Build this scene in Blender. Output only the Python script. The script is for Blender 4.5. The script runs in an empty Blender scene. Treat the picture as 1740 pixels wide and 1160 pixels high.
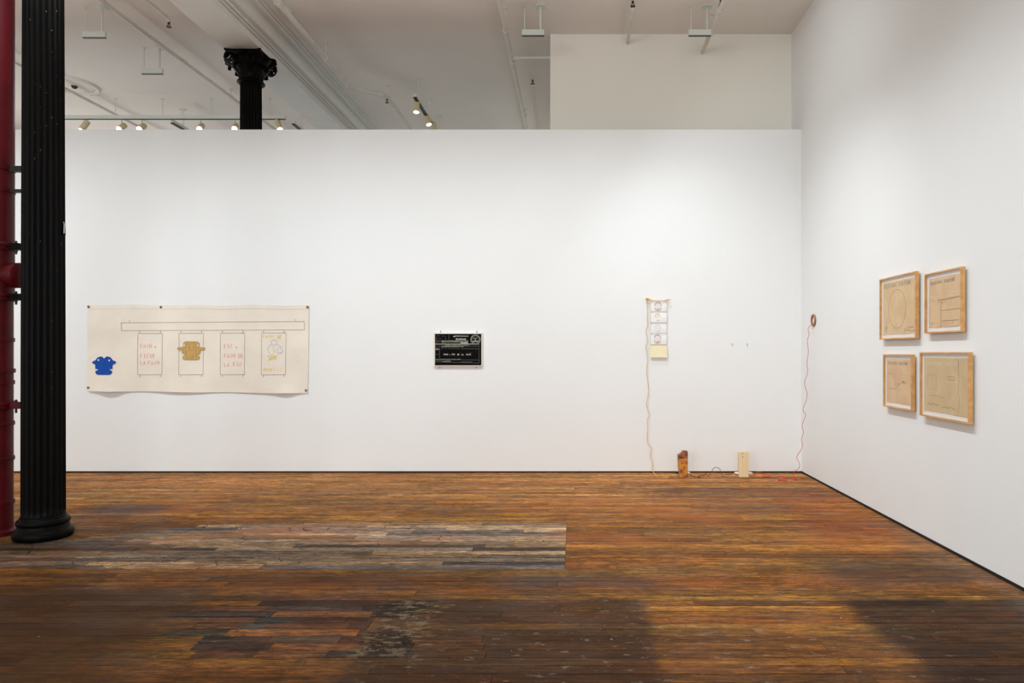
import bpy, math, random
from mathutils import Vector
R = random.Random(7)
scene = bpy.context.scene
COL = scene.collection
PI = math.pi

# ------------------------------------------------------------------ camera
F, VX, VY, HC = 1160.0, 975.0, 597.0, 1.45      # focal length in pixels, vanishing point, eye height
cd = bpy.data.cameras.new('camera'); cam = bpy.data.objects.new('camera', cd); COL.objects.link(cam)
cd.sensor_width = 36.0; cd.lens = 36.0 * F / 1740.0
cd.shift_x = (870 - VX) / 1740.0; cd.shift_y = (VY - 580) / 1740.0
cd.clip_start = 0.05; cd.clip_end = 100
cam.location = (0, 0, HC); cam.rotation_euler = (PI / 2, 0, 0)
scene.camera = cam

# ------------------------------------------------------------------ world, lights, exposure
w = bpy.data.worlds.new('world'); scene.world = w; w.use_nodes = True
w.node_tree.nodes['Background'].inputs[0].default_value = (0.8, 0.9, 1.0, 1)
w.node_tree.nodes['Background'].inputs[1].default_value = 0.3
vs = scene.view_settings
vs.view_transform = 'Standard'; vs.look = 'None'; vs.gamma = 1.0; vs.use_curve_mapping = False
vs.exposure = 0.0

def spot(loc, target, power, angle=75, blend=1.0, radius=0.05, col=(0.87, 0.945, 1.0)):
    l = bpy.data.lights.new('track_or_fill_lamp', 'SPOT'); l.energy = power; l.spot_size = math.radians(angle)
    l.spot_blend = blend; l.shadow_soft_size = radius; l.color = col
    o = bpy.data.objects.new('track_or_fill_lamp', l); COL.objects.link(o); o.location = loc
    o.rotation_euler = (Vector(target) - Vector(loc)).to_track_quat('-Z', 'Y').to_euler()
    return o
def window_or_fill_light(loc, target, sx, sy, power, col):
    l = bpy.data.lights.new('window_or_fill_area', 'AREA'); l.shape = 'RECTANGLE'; l.size = sx; l.size_y = sy
    l.energy = power; l.color = col
    o = bpy.data.objects.new('window_or_fill_area', l); COL.objects.link(o); o.location = loc
    o.rotation_euler = (Vector(target) - Vector(loc)).to_track_quat('-Z', 'Y').to_euler()
    return o
# wall washers on the ceiling tracks of this bay (above the frame)
for x, e in ((-8.6, 215), (-7.0, 205), (-5.4, 198), (-3.8, 196), (-2.2, 194), (-0.6, 188), (1.0, 190)):
    spot((x, 4.9, 5.1), (x, 8.17, 0.35), e, 92, 1.0, 0.09)
for y in (1.2, 2.6, 4.0, 5.4, 6.8):
    spot((0.0, y, 5.1), (2.72, y + 0.1, -0.6), 190, 86, 1.0, 0.05)
spot((0.5, 6.3, 5.1), (2.72, 7.4, 3.4), 45, 100, 1.0, 0.06)  # extra unseen spot, added to brighten the upper right wall by the corner
# tall windows of the street front, far behind the camera
window_or_fill_light((-6.5, -5.9, 2.9), (-6.5, 0, 2.9), 5.0, 3.4, 330, (0.95, 0.98, 1.0))
window_or_fill_light((0.0, -5.9, 2.9), (0, 0, 2.9), 5.0, 3.4, 230, (0.95, 0.98, 1.0))
# room behind the partition: unseen washers added for bounce, and windowless area fill
for x in (-8, -5.5, -3, -1):
    spot((x, 10.8, 5.0), (x, 13.9, 2.2), 145, 120, 1.0, 0.08)
window_or_fill_light((-9.9, 11.4, 2.6), (0, 11.4, 3.2), 4.5, 3.2, 85, (1.0, 0.97, 0.95))

# ------------------------------------------------------------------ materials
def lin(c):
    return tuple((v / 255 / 12.92) if v / 255 <= 0.04045 else ((v / 255 + 0.055) / 1.055) ** 2.4 for v in c) + (1,)
def sock(node, s): return s
class NT:
    def __init__(self, m): self.t = m.node_tree; self.n = self.t.nodes
    def new(self, typ, ins=None, **kw):
        nd = self.n.new(typ)
        for k, v in kw.items(): setattr(nd, k, v)
        for k, v in (ins or {}).items():
            if isinstance(v, bpy.types.NodeSocket): self.t.links.new(v, nd.inputs[k])
            else: nd.inputs[k].default_value = v
        return nd
    def m(self, op, a, b=0.5, c=0.0, clamp=False):
        return self.new('ShaderNodeMath', {0: a, 1: b, 2: c}, operation=op, use_clamp=clamp).outputs[0]
    def noise(self, vec, scale, detail=4, rough=0.55):
        return self.new('ShaderNodeTexNoise', {'Vector': vec, 'Scale': scale, 'Detail': detail, 'Roughness': rough}).outputs[0]
    def mapping(self, vec, sc, loc=(0, 0, 0), rot=(0, 0, 0)):
        return self.new('ShaderNodeMapping', {'Vector': vec, 'Scale': sc, 'Location': loc, 'Rotation': rot}).outputs[0]
    def ramp(self, v, lo, hi, a=0.0, b=1.0):
        return self.new('ShaderNodeMapRange', {'Value': v, 'From Min': lo, 'From Max': hi, 'To Min': a, 'To Max': b}, interpolation_type='SMOOTHSTEP').outputs[0]
    def mix(self, f, a, b, mode='MIX'):
        nd = self.n.new('ShaderNodeMix'); nd.data_type = 'RGBA'; nd.blend_type = mode
        for i, v in ((0, f), (6, a), (7, b)):
            if isinstance(v, bpy.types.NodeSocket): self.t.links.new(v, nd.inputs[i])
            else: nd.inputs[i].default_value = v
        return nd.outputs[2]
MATS = {}
def mat(name, rgb, rough=0.6, metal=0.0, var=0.0, vscale=8.0, vsc3=(1, 1, 1), bump=0.0, bscale=60.0, rgb2=None, lo=0.35, hi=0.65, emit=0.0, spec=0.5):
    if name in MATS: return MATS[name]
    m = bpy.data.materials.new(name); m.use_nodes = True; MATS[name] = m
    t = NT(m); b = t.n['Principled BSDF']
    b.inputs['Roughness'].default_value = rough; b.inputs['Metallic'].default_value = metal
    b.inputs['Specular IOR Level'].default_value = spec
    base = lin(rgb)
    co = t.new('ShaderNodeTexCoord').outputs['Object']
    v = t.mapping(co, vsc3)
    n = t.noise(v, vscale)
    second = lin(rgb2) if rgb2 else tuple(c * (1 - var) for c in base[:3]) + (1,)
    c = t.mix(t.ramp(n, lo, hi), base, second)
    t.t.links.new(c, b.inputs['Base Color'])
    if bump:
        nb = t.noise(v, bscale, 3)
        bn = t.new('ShaderNodeBump', {'Height': nb, 'Strength': bump, 'Distance': 0.01}).outputs[0]
        t.t.links.new(bn, b.inputs['Normal'])
    if emit:
        b.inputs['Emission Color'].default_value = base; b.inputs['Emission Strength'].default_value = emit
    return m

M_wall = mat('white_wall_paint', (240, 240, 238), 0.75, var=0.012, vscale=1.2, bump=0.03, bscale=90, spec=0.3)
M_cream_wall = mat('aged_cream_paint', (238, 233, 221), 0.75, var=0.015, vscale=1.0, bump=0.03, bscale=90, spec=0.3)
M_ceil = mat('ceiling_plaster', (240, 232, 224), 0.85, var=0.03, vscale=0.9, bump=0.05, bscale=14, spec=0.2)
M_beam = mat('beam_plaster', (234, 232, 226), 0.7, var=0.03, vscale=2, spec=0.2)
M_gap = mat('black_skirting', (14, 15, 17), 0.6, var=0.3)
M_iron = mat('black_iron_paint', (12, 10, 9), 0.45, var=0.5, vscale=5, vsc3=(1, 1, .25), bump=0.25, bscale=40, spec=0.08)
M_chip = mat('chipped_paint', (120, 105, 90), 0.8)
M_red = mat('red_pipe_paint', (92, 7, 17), 0.5, var=0.3, vscale=3, bump=0.08, bscale=30, spec=0.25)
M_pipe = mat('white_pipe_paint', (222, 217, 207), 0.5, var=0.06, vscale=6)
M_brass = mat('sprinkler_brass', (96, 70, 48), 0.45, 0.6, var=0.4)
M_fix = mat('white_fixture_enamel', (214, 218, 208), 0.45, var=0.03)
M_dark = mat('dark_metal', (32, 31, 30), 0.5, 0.3, var=0.2)
M_under = mat('grey_underside', (92, 90, 86), 0.6, var=0.1)  # darker grey strip on the bottom of the hanging boxes
M_spot = mat('cream_lamp_body', (214, 196, 158), 0.45, var=0.05)
M_bulb = mat('lamp_face', (255, 248, 235), 0.5, emit=14.0)
M_hook = mat('brushed_nickel', (168, 168, 165), 0.4, 0.3, var=0.1)
M_steel = mat('steel', (150, 150, 148), 0.35, 0.8, var=0.2)

# ------------------------------------------------------------------ mesh helpers
class MB:
    def __init__(self): self.v = []; self.f = []
    def quad_grid(self, rows, closed_u=False, closed_v=False):
        b = len(self.v); nu = len(rows); nv = len(rows[0])
        for r in rows: self.v += [tuple(p) for p in r]
        for i in range(nu if closed_u else nu - 1):
            for j in range(nv if closed_v else nv - 1):
                i2, j2 = (i + 1) % nu, (j + 1) % nv
                self.f.append((b + i * nv + j, b + i2 * nv + j, b + i2 * nv + j2, b + i * nv + j2))
    def box(self, x0, x1, y0, y1, z0, z1):
        b = len(self.v)
        self.v += [(x, y, z) for z in (z0, z1) for y in (y0, y1) for x in (x0, x1)]
        self.f += [tuple(b + i for i in q) for q in ((0, 2, 3, 1), (4, 5, 7, 6), (0, 1, 5, 4), (2, 6, 7, 3), (0, 4, 6, 2), (1, 3, 7, 5))]
        return self
    def tube(self, pts, r, n=10, caps=True):
        pts = [Vector(p) for p in pts]; rows = []
        up = None
        for i, p in enumerate(pts):
            d = (pts[min(i + 1, len(pts) - 1)] - pts[max(i - 1, 0)]).normalized()
            if up is None:
                up = d.orthogonal().normalized()
            else:
                up = (up - d * up.dot(d))
                up = up.normalized() if up.length > 1e-6 else d.orthogonal().normalized()
            s = d.cross(up); rr = r[i] if isinstance(r, (list, tuple)) else r
            rows.append([p + (up * math.cos(2 * PI * k / n) + s * math.sin(2 * PI * k / n)) * rr for k in range(n)])
        b = len(self.v); self.quad_grid(rows, closed_v=True)
        if caps:
            self.f.append(tuple(b + k for k in range(n))[::-1]); m = b + (len(pts) - 1) * n
            self.f.append(tuple(m + k for k in range(n)))
        return self
    def lathe(self, prof, n=32, c=(0, 0, 0), caps=True, rmod=None):
        rows = []
        for (r, z) in prof:
            rows.append([(c[0] + (r + (rmod(k / n, z) if rmod else 0)) * math.cos(2 * PI * k / n), c[1] + (r + (rmod(k / n, z) if rmod else 0)) * math.sin(2 * PI * k / n), c[2] + z) for k in range(n)])
        b = len(self.v); self.quad_grid(rows, closed_v=True)
        if caps:
            self.f.append(tuple(b + k for k in range(n))[::-1]); m = b + (len(prof) - 1) * n
            self.f.append(tuple(m + k for k in range(n)))
        return self
    def prism(self, pts, fn0, fn1):
        """outline pts extruded between two mapping functions"""
        b = len(self.v); n = len(pts)
        self.v += [tuple(fn0(*p)) for p in pts] + [tuple(fn1(*p)) for p in pts]
        self.f.append(tuple(range(b, b + n))); self.f.append(tuple(range(b + 2 * n - 1, b + n - 1, -1)))
        for i in range(n):
            j = (i + 1) % n; self.f.append((b + i, b + n + i, b + n + j, b + j))
        return self
    def stroke(self, pts, wd, fn):
        """flat ribbon drawn along 2D polyline, mapped to 3D by fn"""
        L, Rr = [], []
        n = len(pts)
        for i in range(n):
            a = pts[max(i - 1, 0)]; c = pts[min(i + 1, n - 1)]
            dx, dy = c[0] - a[0], c[1] - a[1]; l = math.hypot(dx, dy) or 1e-9
            nx, ny = -dy / l * wd / 2, dx / l * wd / 2
            L.append(fn(pts[i][0] + nx, pts[i][1] + ny)); Rr.append(fn(pts[i][0] - nx, pts[i][1] - ny))
        self.quad_grid([L, Rr]); return self
    def build(self, name, m, parent=None, smooth=False, kind=None, auto=None):
        me = bpy.data.meshes.new(name); me.from_pydata(self.v, [], self.f); me.validate(); me.update()
        if m: me.materials.append(m)
        bm_recalc(me)
        if smooth or auto:
            for p in me.polygons: p.use_smooth = True
            if auto: me.set_sharp_from_angle(angle=math.radians(auto))
        o = bpy.data.objects.new(name, me); COL.objects.link(o)
        if parent is not None:
            o.parent = parent
        if kind: o['kind'] = kind
        return o
import bmesh
def bm_recalc(me):
    bm = bmesh.new(); bm.from_mesh(me)
    bmesh.ops.recalc_face_normals(bm, faces=bm.faces); bm.to_mesh(me); bm.free()
def bevel(o, wd, seg=2):
    bm = bmesh.new(); bm.from_mesh(o.data)
    bmesh.ops.bevel(bm, geom=bm.edges[:], offset=wd, segments=seg, affect='EDGES', profile=0.5)
    bm.to_mesh(o.data); bm.free(); return o
def tag(o, label, cat=None, group=None, kind=None):
    if label: o['label'] = label
    if cat: o['category'] = cat
    if group: o['group'] = group
    if kind: o['kind'] = kind
    return o
def empty(name, loc, label, cat, group=None):
    o = bpy.data.objects.new(name, None); COL.objects.link(o); o.location = loc; o.empty_display_size = 0.1
    return tag(o, label, cat, group)
def keep(o, root):
    """parent a mesh that was built in world coordinates"""
    o.parent = root; o.matrix_parent_inverse.identity()
    p = root
    off = Vector((0, 0, 0))
    while p is not None:
        off += p.location; p = p.parent
    o.location = -off
    return o
def part(mb, name, m, root, **kw):
    o = mb.build(name, m, None, **kw)
    if root is not None:
        off = Vector((0, 0, 0)); p = root
        while p is not None: off += p.location; p = p.parent
        o.parent = root; o.location = -off
    return o

# ------------------------------------------------------------------ dimensions measured from the photograph
YB = 8.17                 # front face of the long partition
XR = 2.724                # right wall
ZC = 5.42                 # ceiling
ZT = 4.105                # top of the partition
S = YB / F
def wx(px, y=YB): return (px - VX) * y / F
def wz(py, y=YB): return HC + (VY - py) * y / F
def fy(py): return HC * F / (py - VY)                      # depth of a floor point
def cy(py, z=ZC): return (z - HC) * F / (VY - py)          # depth of a point at height z overhead

# ================================================================== STRUCTURE
def struct(o, label): o['kind'] = 'structure'; o['label'] = label; return o
struct(MB().box(-10, XR, YB, YB + 0.13, 0.018, ZT).build('wall_back', M_wall), 'long white partition wall that stops short of the ceiling')
struct(MB().box(XR, XR + 0.2, -6.2, 14.2, 0.021, ZC + 0.1).build('wall_right', M_wall), 'tall white wall on the right carrying four framed drawings')
struct(MB().box(wx(935, 8.546), XR, 8.546, 14.2, 0, ZC + 0.05).build('wall_upper', M_cream_wall), 'grey white wall block rising to the ceiling behind the partition')
struct(MB().box(-10.2, XR + .2, 14.2, 14.4, 0, ZC + 0.1).build('wall_far', M_wall), 'white end wall of the room behind the partition')
struct(MB().box(-10.2, -10, -6.2, 14.2, 0, ZC + 0.1).build('wall_left', M_wall), 'white wall closing the room on the left')
# street front with window openings
b = MB()
b.box(-10.2, -9, -6.4, -6.2, 0, ZC + .1); b.box(-4, -2.5, -6.4, -6.2, 0, ZC + .1); b.box(2.5, XR + .2, -6.4, -6.2, 0, ZC + .1)
for x0, x1 in ((-9, -4), (-2.5, 2.5)):
    b.box(x0, x1, -6.4, -6.2, 0, 1.2); b.box(x0, x1, -6.4, -6.2, 4.6, ZC + .1)
struct(b.build('wall_front', M_wall), 'street front wall with tall windows behind the viewer')
struct(MB().box(-10.2, XR + .2, -6.4, 14.4, ZC, ZC + 0.15).build('ceiling', M_ceil), 'pale plaster ceiling crossed by pipes and a moulded beam')
struct(MB().box(-10, XR, YB + 0.012, YB + 0.12, 0.0, 0.018).build('baseboard_back', M_gap), 'black recessed gap under the long partition')
struct(MB().box(XR - 0.004, XR + 0.15, -6.2, YB + 0.012, 0.0, 0.021).build('baseboard_right', M_gap), 'black strip along the foot of the right wall')

# ---- floor
def floor_material():
    m = bpy.data.materials.new('worn_wood_floor'); m.use_nodes = True
    t = NT(m); b = t.n['Principled BSDF']
    pos = t.new('ShaderNodeNewGeometry').outputs['Position']
    tint = t.new('ShaderNodeAttribute', attribute_name='tint').outputs['Color']
    rnd = t.new('ShaderNodeAttribute', attribute_name='style')
    style = rnd.outputs['Vector']; sx = t.new('ShaderNodeSeparateXYZ', {0: style})
    patch, seed = sx.outputs[0], sx.outputs[1]
    sh = t.new('ShaderNodeCombineXYZ', {0: t.m('MULTIPLY', seed, 37.0), 1: 0.0, 2: t.m('MULTIPLY', seed, 11.0)}).outputs[0]
    psh = t.new('ShaderNodeVectorMath', {0: pos, 1: sh}, operation='ADD').outputs[0]
    grain = t.noise(t.mapping(psh, (2.2, 60, 1)), 1.0, 6, 0.65)
    grain2 = t.noise(t.mapping(psh, (9, 190, 1)), 1.0, 3, 0.6)
    c = t.mix(1.0, tint, t.new('ShaderNodeCombineColor', {0: t.ramp(grain, .34, .66, .52, 1.32), 1: t.ramp(grain, .34, .66, .50, 1.30), 2: t.ramp(grain, .34, .66, .50, 1.28)}).outputs[0], 'MULTIPLY')
    g2 = t.ramp(grain2, .36, .64, .62, 1.22)
    c = t.mix(1.0, c, t.new('ShaderNodeCombineColor', {0: g2, 1: g2, 2: g2}).outputs[0], 'MULTIPLY')
    sp = t.noise(t.mapping(psh, (16, 70, 1)), 1.0, 4, 0.7)
    g3 = t.ramp(sp, .38, .60, .66, 1.16)
    c = t.mix(1.0, c, t.new('ShaderNodeCombineColor', {0: g3, 1: g3, 2: g3}).outputs[0], 'MULTIPLY')
    sp2 = t.noise(t.mapping(psh, (7, 24, 1), (3, 9, 0)), 1.0, 7, 0.78)
    g4 = t.ramp(sp2, .36, .62, .55, 1.30)
    c = t.mix(1.0, c, t.new('ShaderNodeCombineColor', {0: g4, 1: g4, 2: g4}).outputs[0], 'MULTIPLY')
    sc2 = t.noise(t.mapping(pos, (5, 17, 1), (1, 2, 0), (0, 0, -.35)), 1.0, 8, 0.8)
    c = t.mix(t.m('MULTIPLY', t.ramp(sc2, .585, .64), .7), c, lin((50, 33, 24)))
    c = t.mix(t.m('MULTIPLY', t.ramp(sc2, .40, .34), .45), c, lin((168, 128, 88)))
    scr = t.noise(t.mapping(psh, (22, 30, 1), rot=(0, 0, .5)), 1.0, 5, 0.75)
    c = t.mix(t.m('MULTIPLY', t.ramp(scr, .60, .66), .65), c, lin((44, 28, 18)))
    # warm and grey drifts of old varnish
    n1 = t.noise(t.mapping(pos, (0.55, 1.5, 1)), 1.0, 5, 0.6)
    c = t.mix(t.m('MULTIPLY', t.ramp(n1, .52, .75), .45), c, lin((84, 62, 44)))
    n2 = t.noise(t.mapping(pos, (0.7, 1.8, 1), (5, 3, 0)), 1.0, 4, 0.6)
    c = t.mix(t.m('MULTIPLY', t.ramp(n2, .48, .72), .5), c, lin((176, 100, 48)))
    n3 = t.noise(t.mapping(pos, (1.1, 4.5, 1), (15, 8, 0)), 1.0, 6, 0.7)
    c = t.mix(t.m('MULTIPLY', t.ramp(n3, .52, .68), .6), c, lin((66, 46, 32)))
    # stains with shapes of their own, plus light falloff painted at the front
    warp = t.new('ShaderNodeTexNoise', {'Vector': pos, 'Scale': 2.6, 'Detail': 6, 'Roughness': .65}).outputs['Color']
    wv = t.new('ShaderNodeVectorMath', {0: warp, 1: (.5, .5, .5)}, operation='SUBTRACT').outputs[0]
    def box(cx, cyy, hx, hy, soft, amp):
        p = t.new('ShaderNodeVectorMath', {0: wv, 1: (amp, amp, 0), 2: pos}, operation='MULTIPLY_ADD').outputs[0]
        s = t.new('ShaderNodeSeparateXYZ', {0: p})
        ax = t.m('ABSOLUTE', t.m('SUBTRACT', s.outputs[0], cx)); ay = t.m('ABSOLUTE', t.m('SUBTRACT', s.outputs[1], cyy))
        return t.m('MULTIPLY', t.ramp(ax, hx - soft, hx + soft, 1, 0), t.ramp(ay, hy - soft, hy + soft, 1, 0))
    def stain_or_shade(c, mask, k, rgb): return t.mix(t.m('MULTIPLY', mask, k), c, lin(rgb))
    nm = t.ramp(grain, .2, .6, .55, 1.0)
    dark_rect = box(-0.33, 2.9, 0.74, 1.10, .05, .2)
    c = stain_or_shade(c, t.m('MULTIPLY', dark_rect, t.ramp(sp2, .3, .62, .55, 1.0)), .84, (46, 30, 21))
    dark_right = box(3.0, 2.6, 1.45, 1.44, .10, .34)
    c = stain_or_shade(c, t.m('MULTIPLY', dark_right, t.ramp(sp2, .3, .6, .7, 1.0)), .92, (28, 18, 13))
    for (cx, cyy, hx, hy, k, rgb) in (
            (0.05, 4.30, .55, .10, .7, (58, 56, 58)), (-4.1, 6.25, .35, .22, .75, (52, 50, 54)),
            (1.7, 7.0, .9, .3, .5, (60, 52, 50)), (2.1, 4.55, .5, .3, .55, (52, 46, 44)),
            (1.6, 6.4, .5, .25, .45, (58, 50, 48)), (-3.2, 3.6, .9, .6, .55, (38, 28, 24)), (-2.6, 4.15, 1.6, .35, .35, (42, 30, 24)),
            (2.3, 6.2, .35, .9, .4, (140, 58, 32)), (0.6, 6.3, 1.0, .6, .3, (138, 76, 40)),
            (-4.3, 5.25, .9, .45, .5, (34, 29, 27)), (-3.0, 3.25, .95, .42, .62, (70, 46, 24)), (-3.0, 3.9, .8, .28, .5, (80, 54, 30)), (-1.6, 3.05, 1.0, .14, .4, (84, 56, 30)), (1.0, 3.3, .6, .4, .35, (84, 54, 32))):  # front boxes darken the floor colour in place of light falling off
        c = stain_or_shade(c, t.m('MULTIPLY', box(cx, cyy, hx, hy, .18, .5), nm), k, rgb)
    # dusty plaster along the right wall
    c = stain_or_shade(c, t.m('MULTIPLY', box(2.72, 4.2, .20, 1.6, .14, .5), t.ramp(grain2, .35, .65)), .5, (120, 112, 104))
    # dark scratches on the patched boards and everywhere faintly
    vo = t.new('ShaderNodeTexVoronoi', {'Vector': t.mapping(psh, (3.2, 9, 1), rot=(0, 0, .7)), 'Scale': 1.0}, feature='DISTANCE_TO_EDGE').outputs['Distance']
    crack = t.m('MULTIPLY', t.ramp(vo, .006, .022, 1, 0), t.ramp(t.noise(pos, 3.1), .45, .6))
    c = stain_or_shade(c, t.m('MULTIPLY', crack, t.m('MULTIPLY_ADD', patch, .85, .15)), 1.0, (22, 16, 13))
    # flaked paint scuffs
    sn = t.noise(t.mapping(pos, (9, 24, 1)), 1.0, 7, 0.75)
    flake_zone = box(-0.90, 3.58, .17, .38, .10, .55)
    c = stain_or_shade(c, t.m('MULTIPLY', flake_zone, t.ramp(sn, .50, .55)), .85, (138, 120, 88))
    zone2 = t.m('MAXIMUM', t.m('MAXIMUM', dark_rect, box(1.38, 3.5, .15, .75, .12, .4)), box(0.6, 3.4, 1.2, .5, .3, .6))
    c = stain_or_shade(c, t.m('MULTIPLY', zone2, t.ramp(sn, .58, .64)), .75, (142, 128, 108))
    fine = t.noise(t.mapping(pos, (26, 60, 1)), 1.0, 3, 0.6)
    c = stain_or_shade(c, t.m('MULTIPLY', t.ramp(fine, .64, .70), t.ramp(t.noise(pos, 1.7), .48, .62)), .6, (150, 138, 120))
    drop = t.new('ShaderNodeTexVoronoi', {'Vector': pos, 'Scale': 4.5}).outputs['Distance']
    c = stain_or_shade(c, t.ramp(drop, .018, .03, 1, 0), .8, (205, 200, 190))
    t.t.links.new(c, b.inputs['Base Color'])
    t.t.links.new(t.ramp(t.noise(t.mapping(pos, (1.5, 3, 1)), 1.5, 5), .3, .7, .50, .72), b.inputs['Roughness'])
    b.inputs['Specular IOR Level'].default_value = 0.12
    bn = t.new('ShaderNodeBump', {'Height': grain, 'Strength': .22, 'Distance': .004}).outputs[0]
    t.t.links.new(bn, b.inputs['Normal'])
    return m
M_floor = floor_material()
M_sub = mat('dark_subfloor', (30, 22, 17), 0.85, var=0.4, vscale=3)
floor = struct(MB().box(-10.2, XR + .2, -6.4, 14.4, -0.12, -0.014).build('floor', M_sub), 'worn dark brown strip wood floor')
PITCH, Y0 = 0.0825, 3.071
K0, K1 = -32, int((YB + .01 - Y0) / PITCH) + 1
BROWN = [(163, 106, 38), (150, 95, 33), (174, 115, 42), (142, 88, 31), (159, 100, 38), (169, 108, 35), (152, 91, 32), (171, 120, 50)]
GREY = [(190,158,120),(150,128,110),(120,104,94),(176,142,104),(204,166,122),(108,90,76),(160,134,116),(178,148,124),(92,74,62),(150,122,92),(188,164,138),(134,124,118),(168,128,86)]
XP = -0.06
planks = []      # (x0,x1,k,rgb,patch)
P2 = {11: [(760, 1690, (147, 95, 55))], 10: [(570, 1580, (77, 57, 47)), (1580, 2100, (60, 45, 37))],
      9: [(0, 640, (140, 90, 57)), (640, 1470, (110, 80, 65)), (1470, 2000, (62, 47, 40))],
      8: [(-200, 690, (82, 65, 55)), (690, 1545, (160, 105, 60)), (1545, 1900, (57, 42, 35))],
      7: [(60, 540, (135, 87, 55)), (540, 1330, (62, 52, 47)), (1330, 1560, (55, 43, 38))],
      6: [(0, 400, (125, 82, 52)), (400, 620, (95, 87, 77)), (620, 1340, (122, 80, 52)), (1340, 1520, (65, 55, 52))],
      5: [(-300, 290, (92, 80, 62)), (290, 1430, (172, 110, 57)), (1430, 1900, (57, 43, 36))],
      4: [(60, 660, (72, 62, 52)), (660, 1265, (92, 85, 72)), (1265, 1900, (65, 50, 42))],
      3: [(0, 670, (77, 60, 52)), (670, 1520, (155, 100, 60)), (1520, 1900, (50, 37, 32))],
      2: [(0, 540, (110, 75, 50)), (540, 1160, (140, 92, 55)), (1160, 1900, (72, 52, 42))]}
def fill(x0, x1, k, pal, patch, lo=.9, hi=2.4):
    washer_lit = 0 if patch else min(max((Y0 + k * PITCH - 5.9) / 1.2, 0), 1)      # washer light painted in: board colour gets paler towards the wall
    x = x0
    first = True
    while x < x1 - 1e-6:
        l = R.uniform(lo, hi) * (R.random() if first else 1)
        first = False
        e = min(x + max(l, .35), x1)
        if x1 - e < .3: e = x1
        c = R.choice(pal); j = R.uniform(.78, 1.1) + .12 * washer_lit
        c = (c[0] + 14 * washer_lit, c[1] + 16 * washer_lit, c[2] + 26 * washer_lit)
        planks.append((x, e, k, tuple(min(255, v * j) for v in c), patch)); x = e
XL = -9.9
for k in range(K0, K1):
    ym = Y0 + (k + .5) * PITCH
    if 18 <= k < 33:
        left = -4.95 if k < 24 else (-4.3 + .28 * (k - 24) * .6)
        fill(XL, left, k, BROWN, 0, 1.5, 3); fill(left, XP, k, GREY, 1, .7, 1.9); fill(XP, XR, k, BROWN, 0, 1.2, 2.6)
    elif k in P2:
        seg = [((330 + a / 5.118 - VX) * ym / F, (330 + e / 5.118 - VX) * ym / F, c) for a, e, c in P2[k]]
        fill(XL, seg[0][0], k, BROWN, 0, 1.4, 2.8)
        for a, e, c in seg: planks.append((a, e, k, c, .25))
        fill(seg[-1][1], XR, k, BROWN, 0, 1.2, 2.6)
    else:
        fill(XL, XR, k, BROWN, 0, 1.3, 3.0)
def vis_area(p):
    y0 = Y0 + p[2] * PITCH
    if y0 < 2.95: return 0
    a, e = max(VX + p[0] * F / y0, 0), min(VX + p[1] * F / y0, 1740)
    return max(0, e - a) * HC * F * PITCH / y0 ** 2
planks.sort(key=vis_area, reverse=True)
def plank_geo(p, B, tints, styles):
    x0, x1, k, c, pt = p
    g = 0.0021 * R.uniform(.5, 1.7) * (1.5 if pt else 1); y0 = Y0 + k * PITCH + g; y1 = min(Y0 + (k + 1) * PITCH - g, YB + .008)
    if y1 <= y0: return
    zt = R.uniform(-.0012, .0) + (R.uniform(-.001, .0015) if pt else 0)
    n0 = len(B.f); B.box(x0 + .001, x1 - .001, y0, y1, -.014, zt)
    s = R.random()
    for _ in range(len(B.f) - n0): tints.append(lin(c)); styles.append((pt, s, 0))
def add_attr(o, tints, styles):
    a = o.data.attributes.new('tint', 'FLOAT_COLOR', 'FACE'); s = o.data.attributes.new('style', 'FLOAT_VECTOR', 'FACE')
    for i in range(len(tints)): a.data[i].color = tints[i]; s.data[i].vector = styles[i]
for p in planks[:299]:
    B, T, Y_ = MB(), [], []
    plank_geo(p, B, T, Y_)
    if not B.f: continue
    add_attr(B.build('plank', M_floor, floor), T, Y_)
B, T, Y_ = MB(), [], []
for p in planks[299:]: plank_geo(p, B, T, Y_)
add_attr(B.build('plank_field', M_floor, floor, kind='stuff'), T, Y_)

# ---- beam with moulded cornice
prof = [(-4.27, ZC), (-4.27, 5.15), (-3.83, 5.15), (-3.825, 5.225), (-3.845, 5.228), (-3.845, 5.234), (-3.80, 5.236), (-3.79, 5.243), (-3.80, 5.250), (-3.83, 5.252), (-3.83, 5.258),
        (-3.772, 5.260), (-3.755, 5.270), (-3.76, 5.280), (-3.79, 5.282), (-3.79, 5.287), (-3.712, 5.290), (-3.70, 5.300)]
prof += [(-3.70 + .085 * (1 - math.cos(a * PI / 12)), 5.300 + .062 * math.sin(a * PI / 12)) for a in range(1, 7)]
prof += [(-3.63, 5.366), (-3.63, 5.372), (-3.56, 5.374), (-3.545, 5.385), (-3.57, 5.387), (-3.57, 5.392), (-3.525, 5.394), (-3.51, 5.402), (-3.54, 5.404), (-3.54, 5.408), (-3.47, 5.409), (-3.455, 5.413), (-3.455, ZC)]
b = MB(); b.prism(prof, lambda x, z: (x, -6.2, z), lambda x, z: (x, 14.2, z))
struct(b.build('ceiling_beam', M_beam), 'white plaster ceiling beam with stepped cornice mouldings on iron columns')

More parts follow.
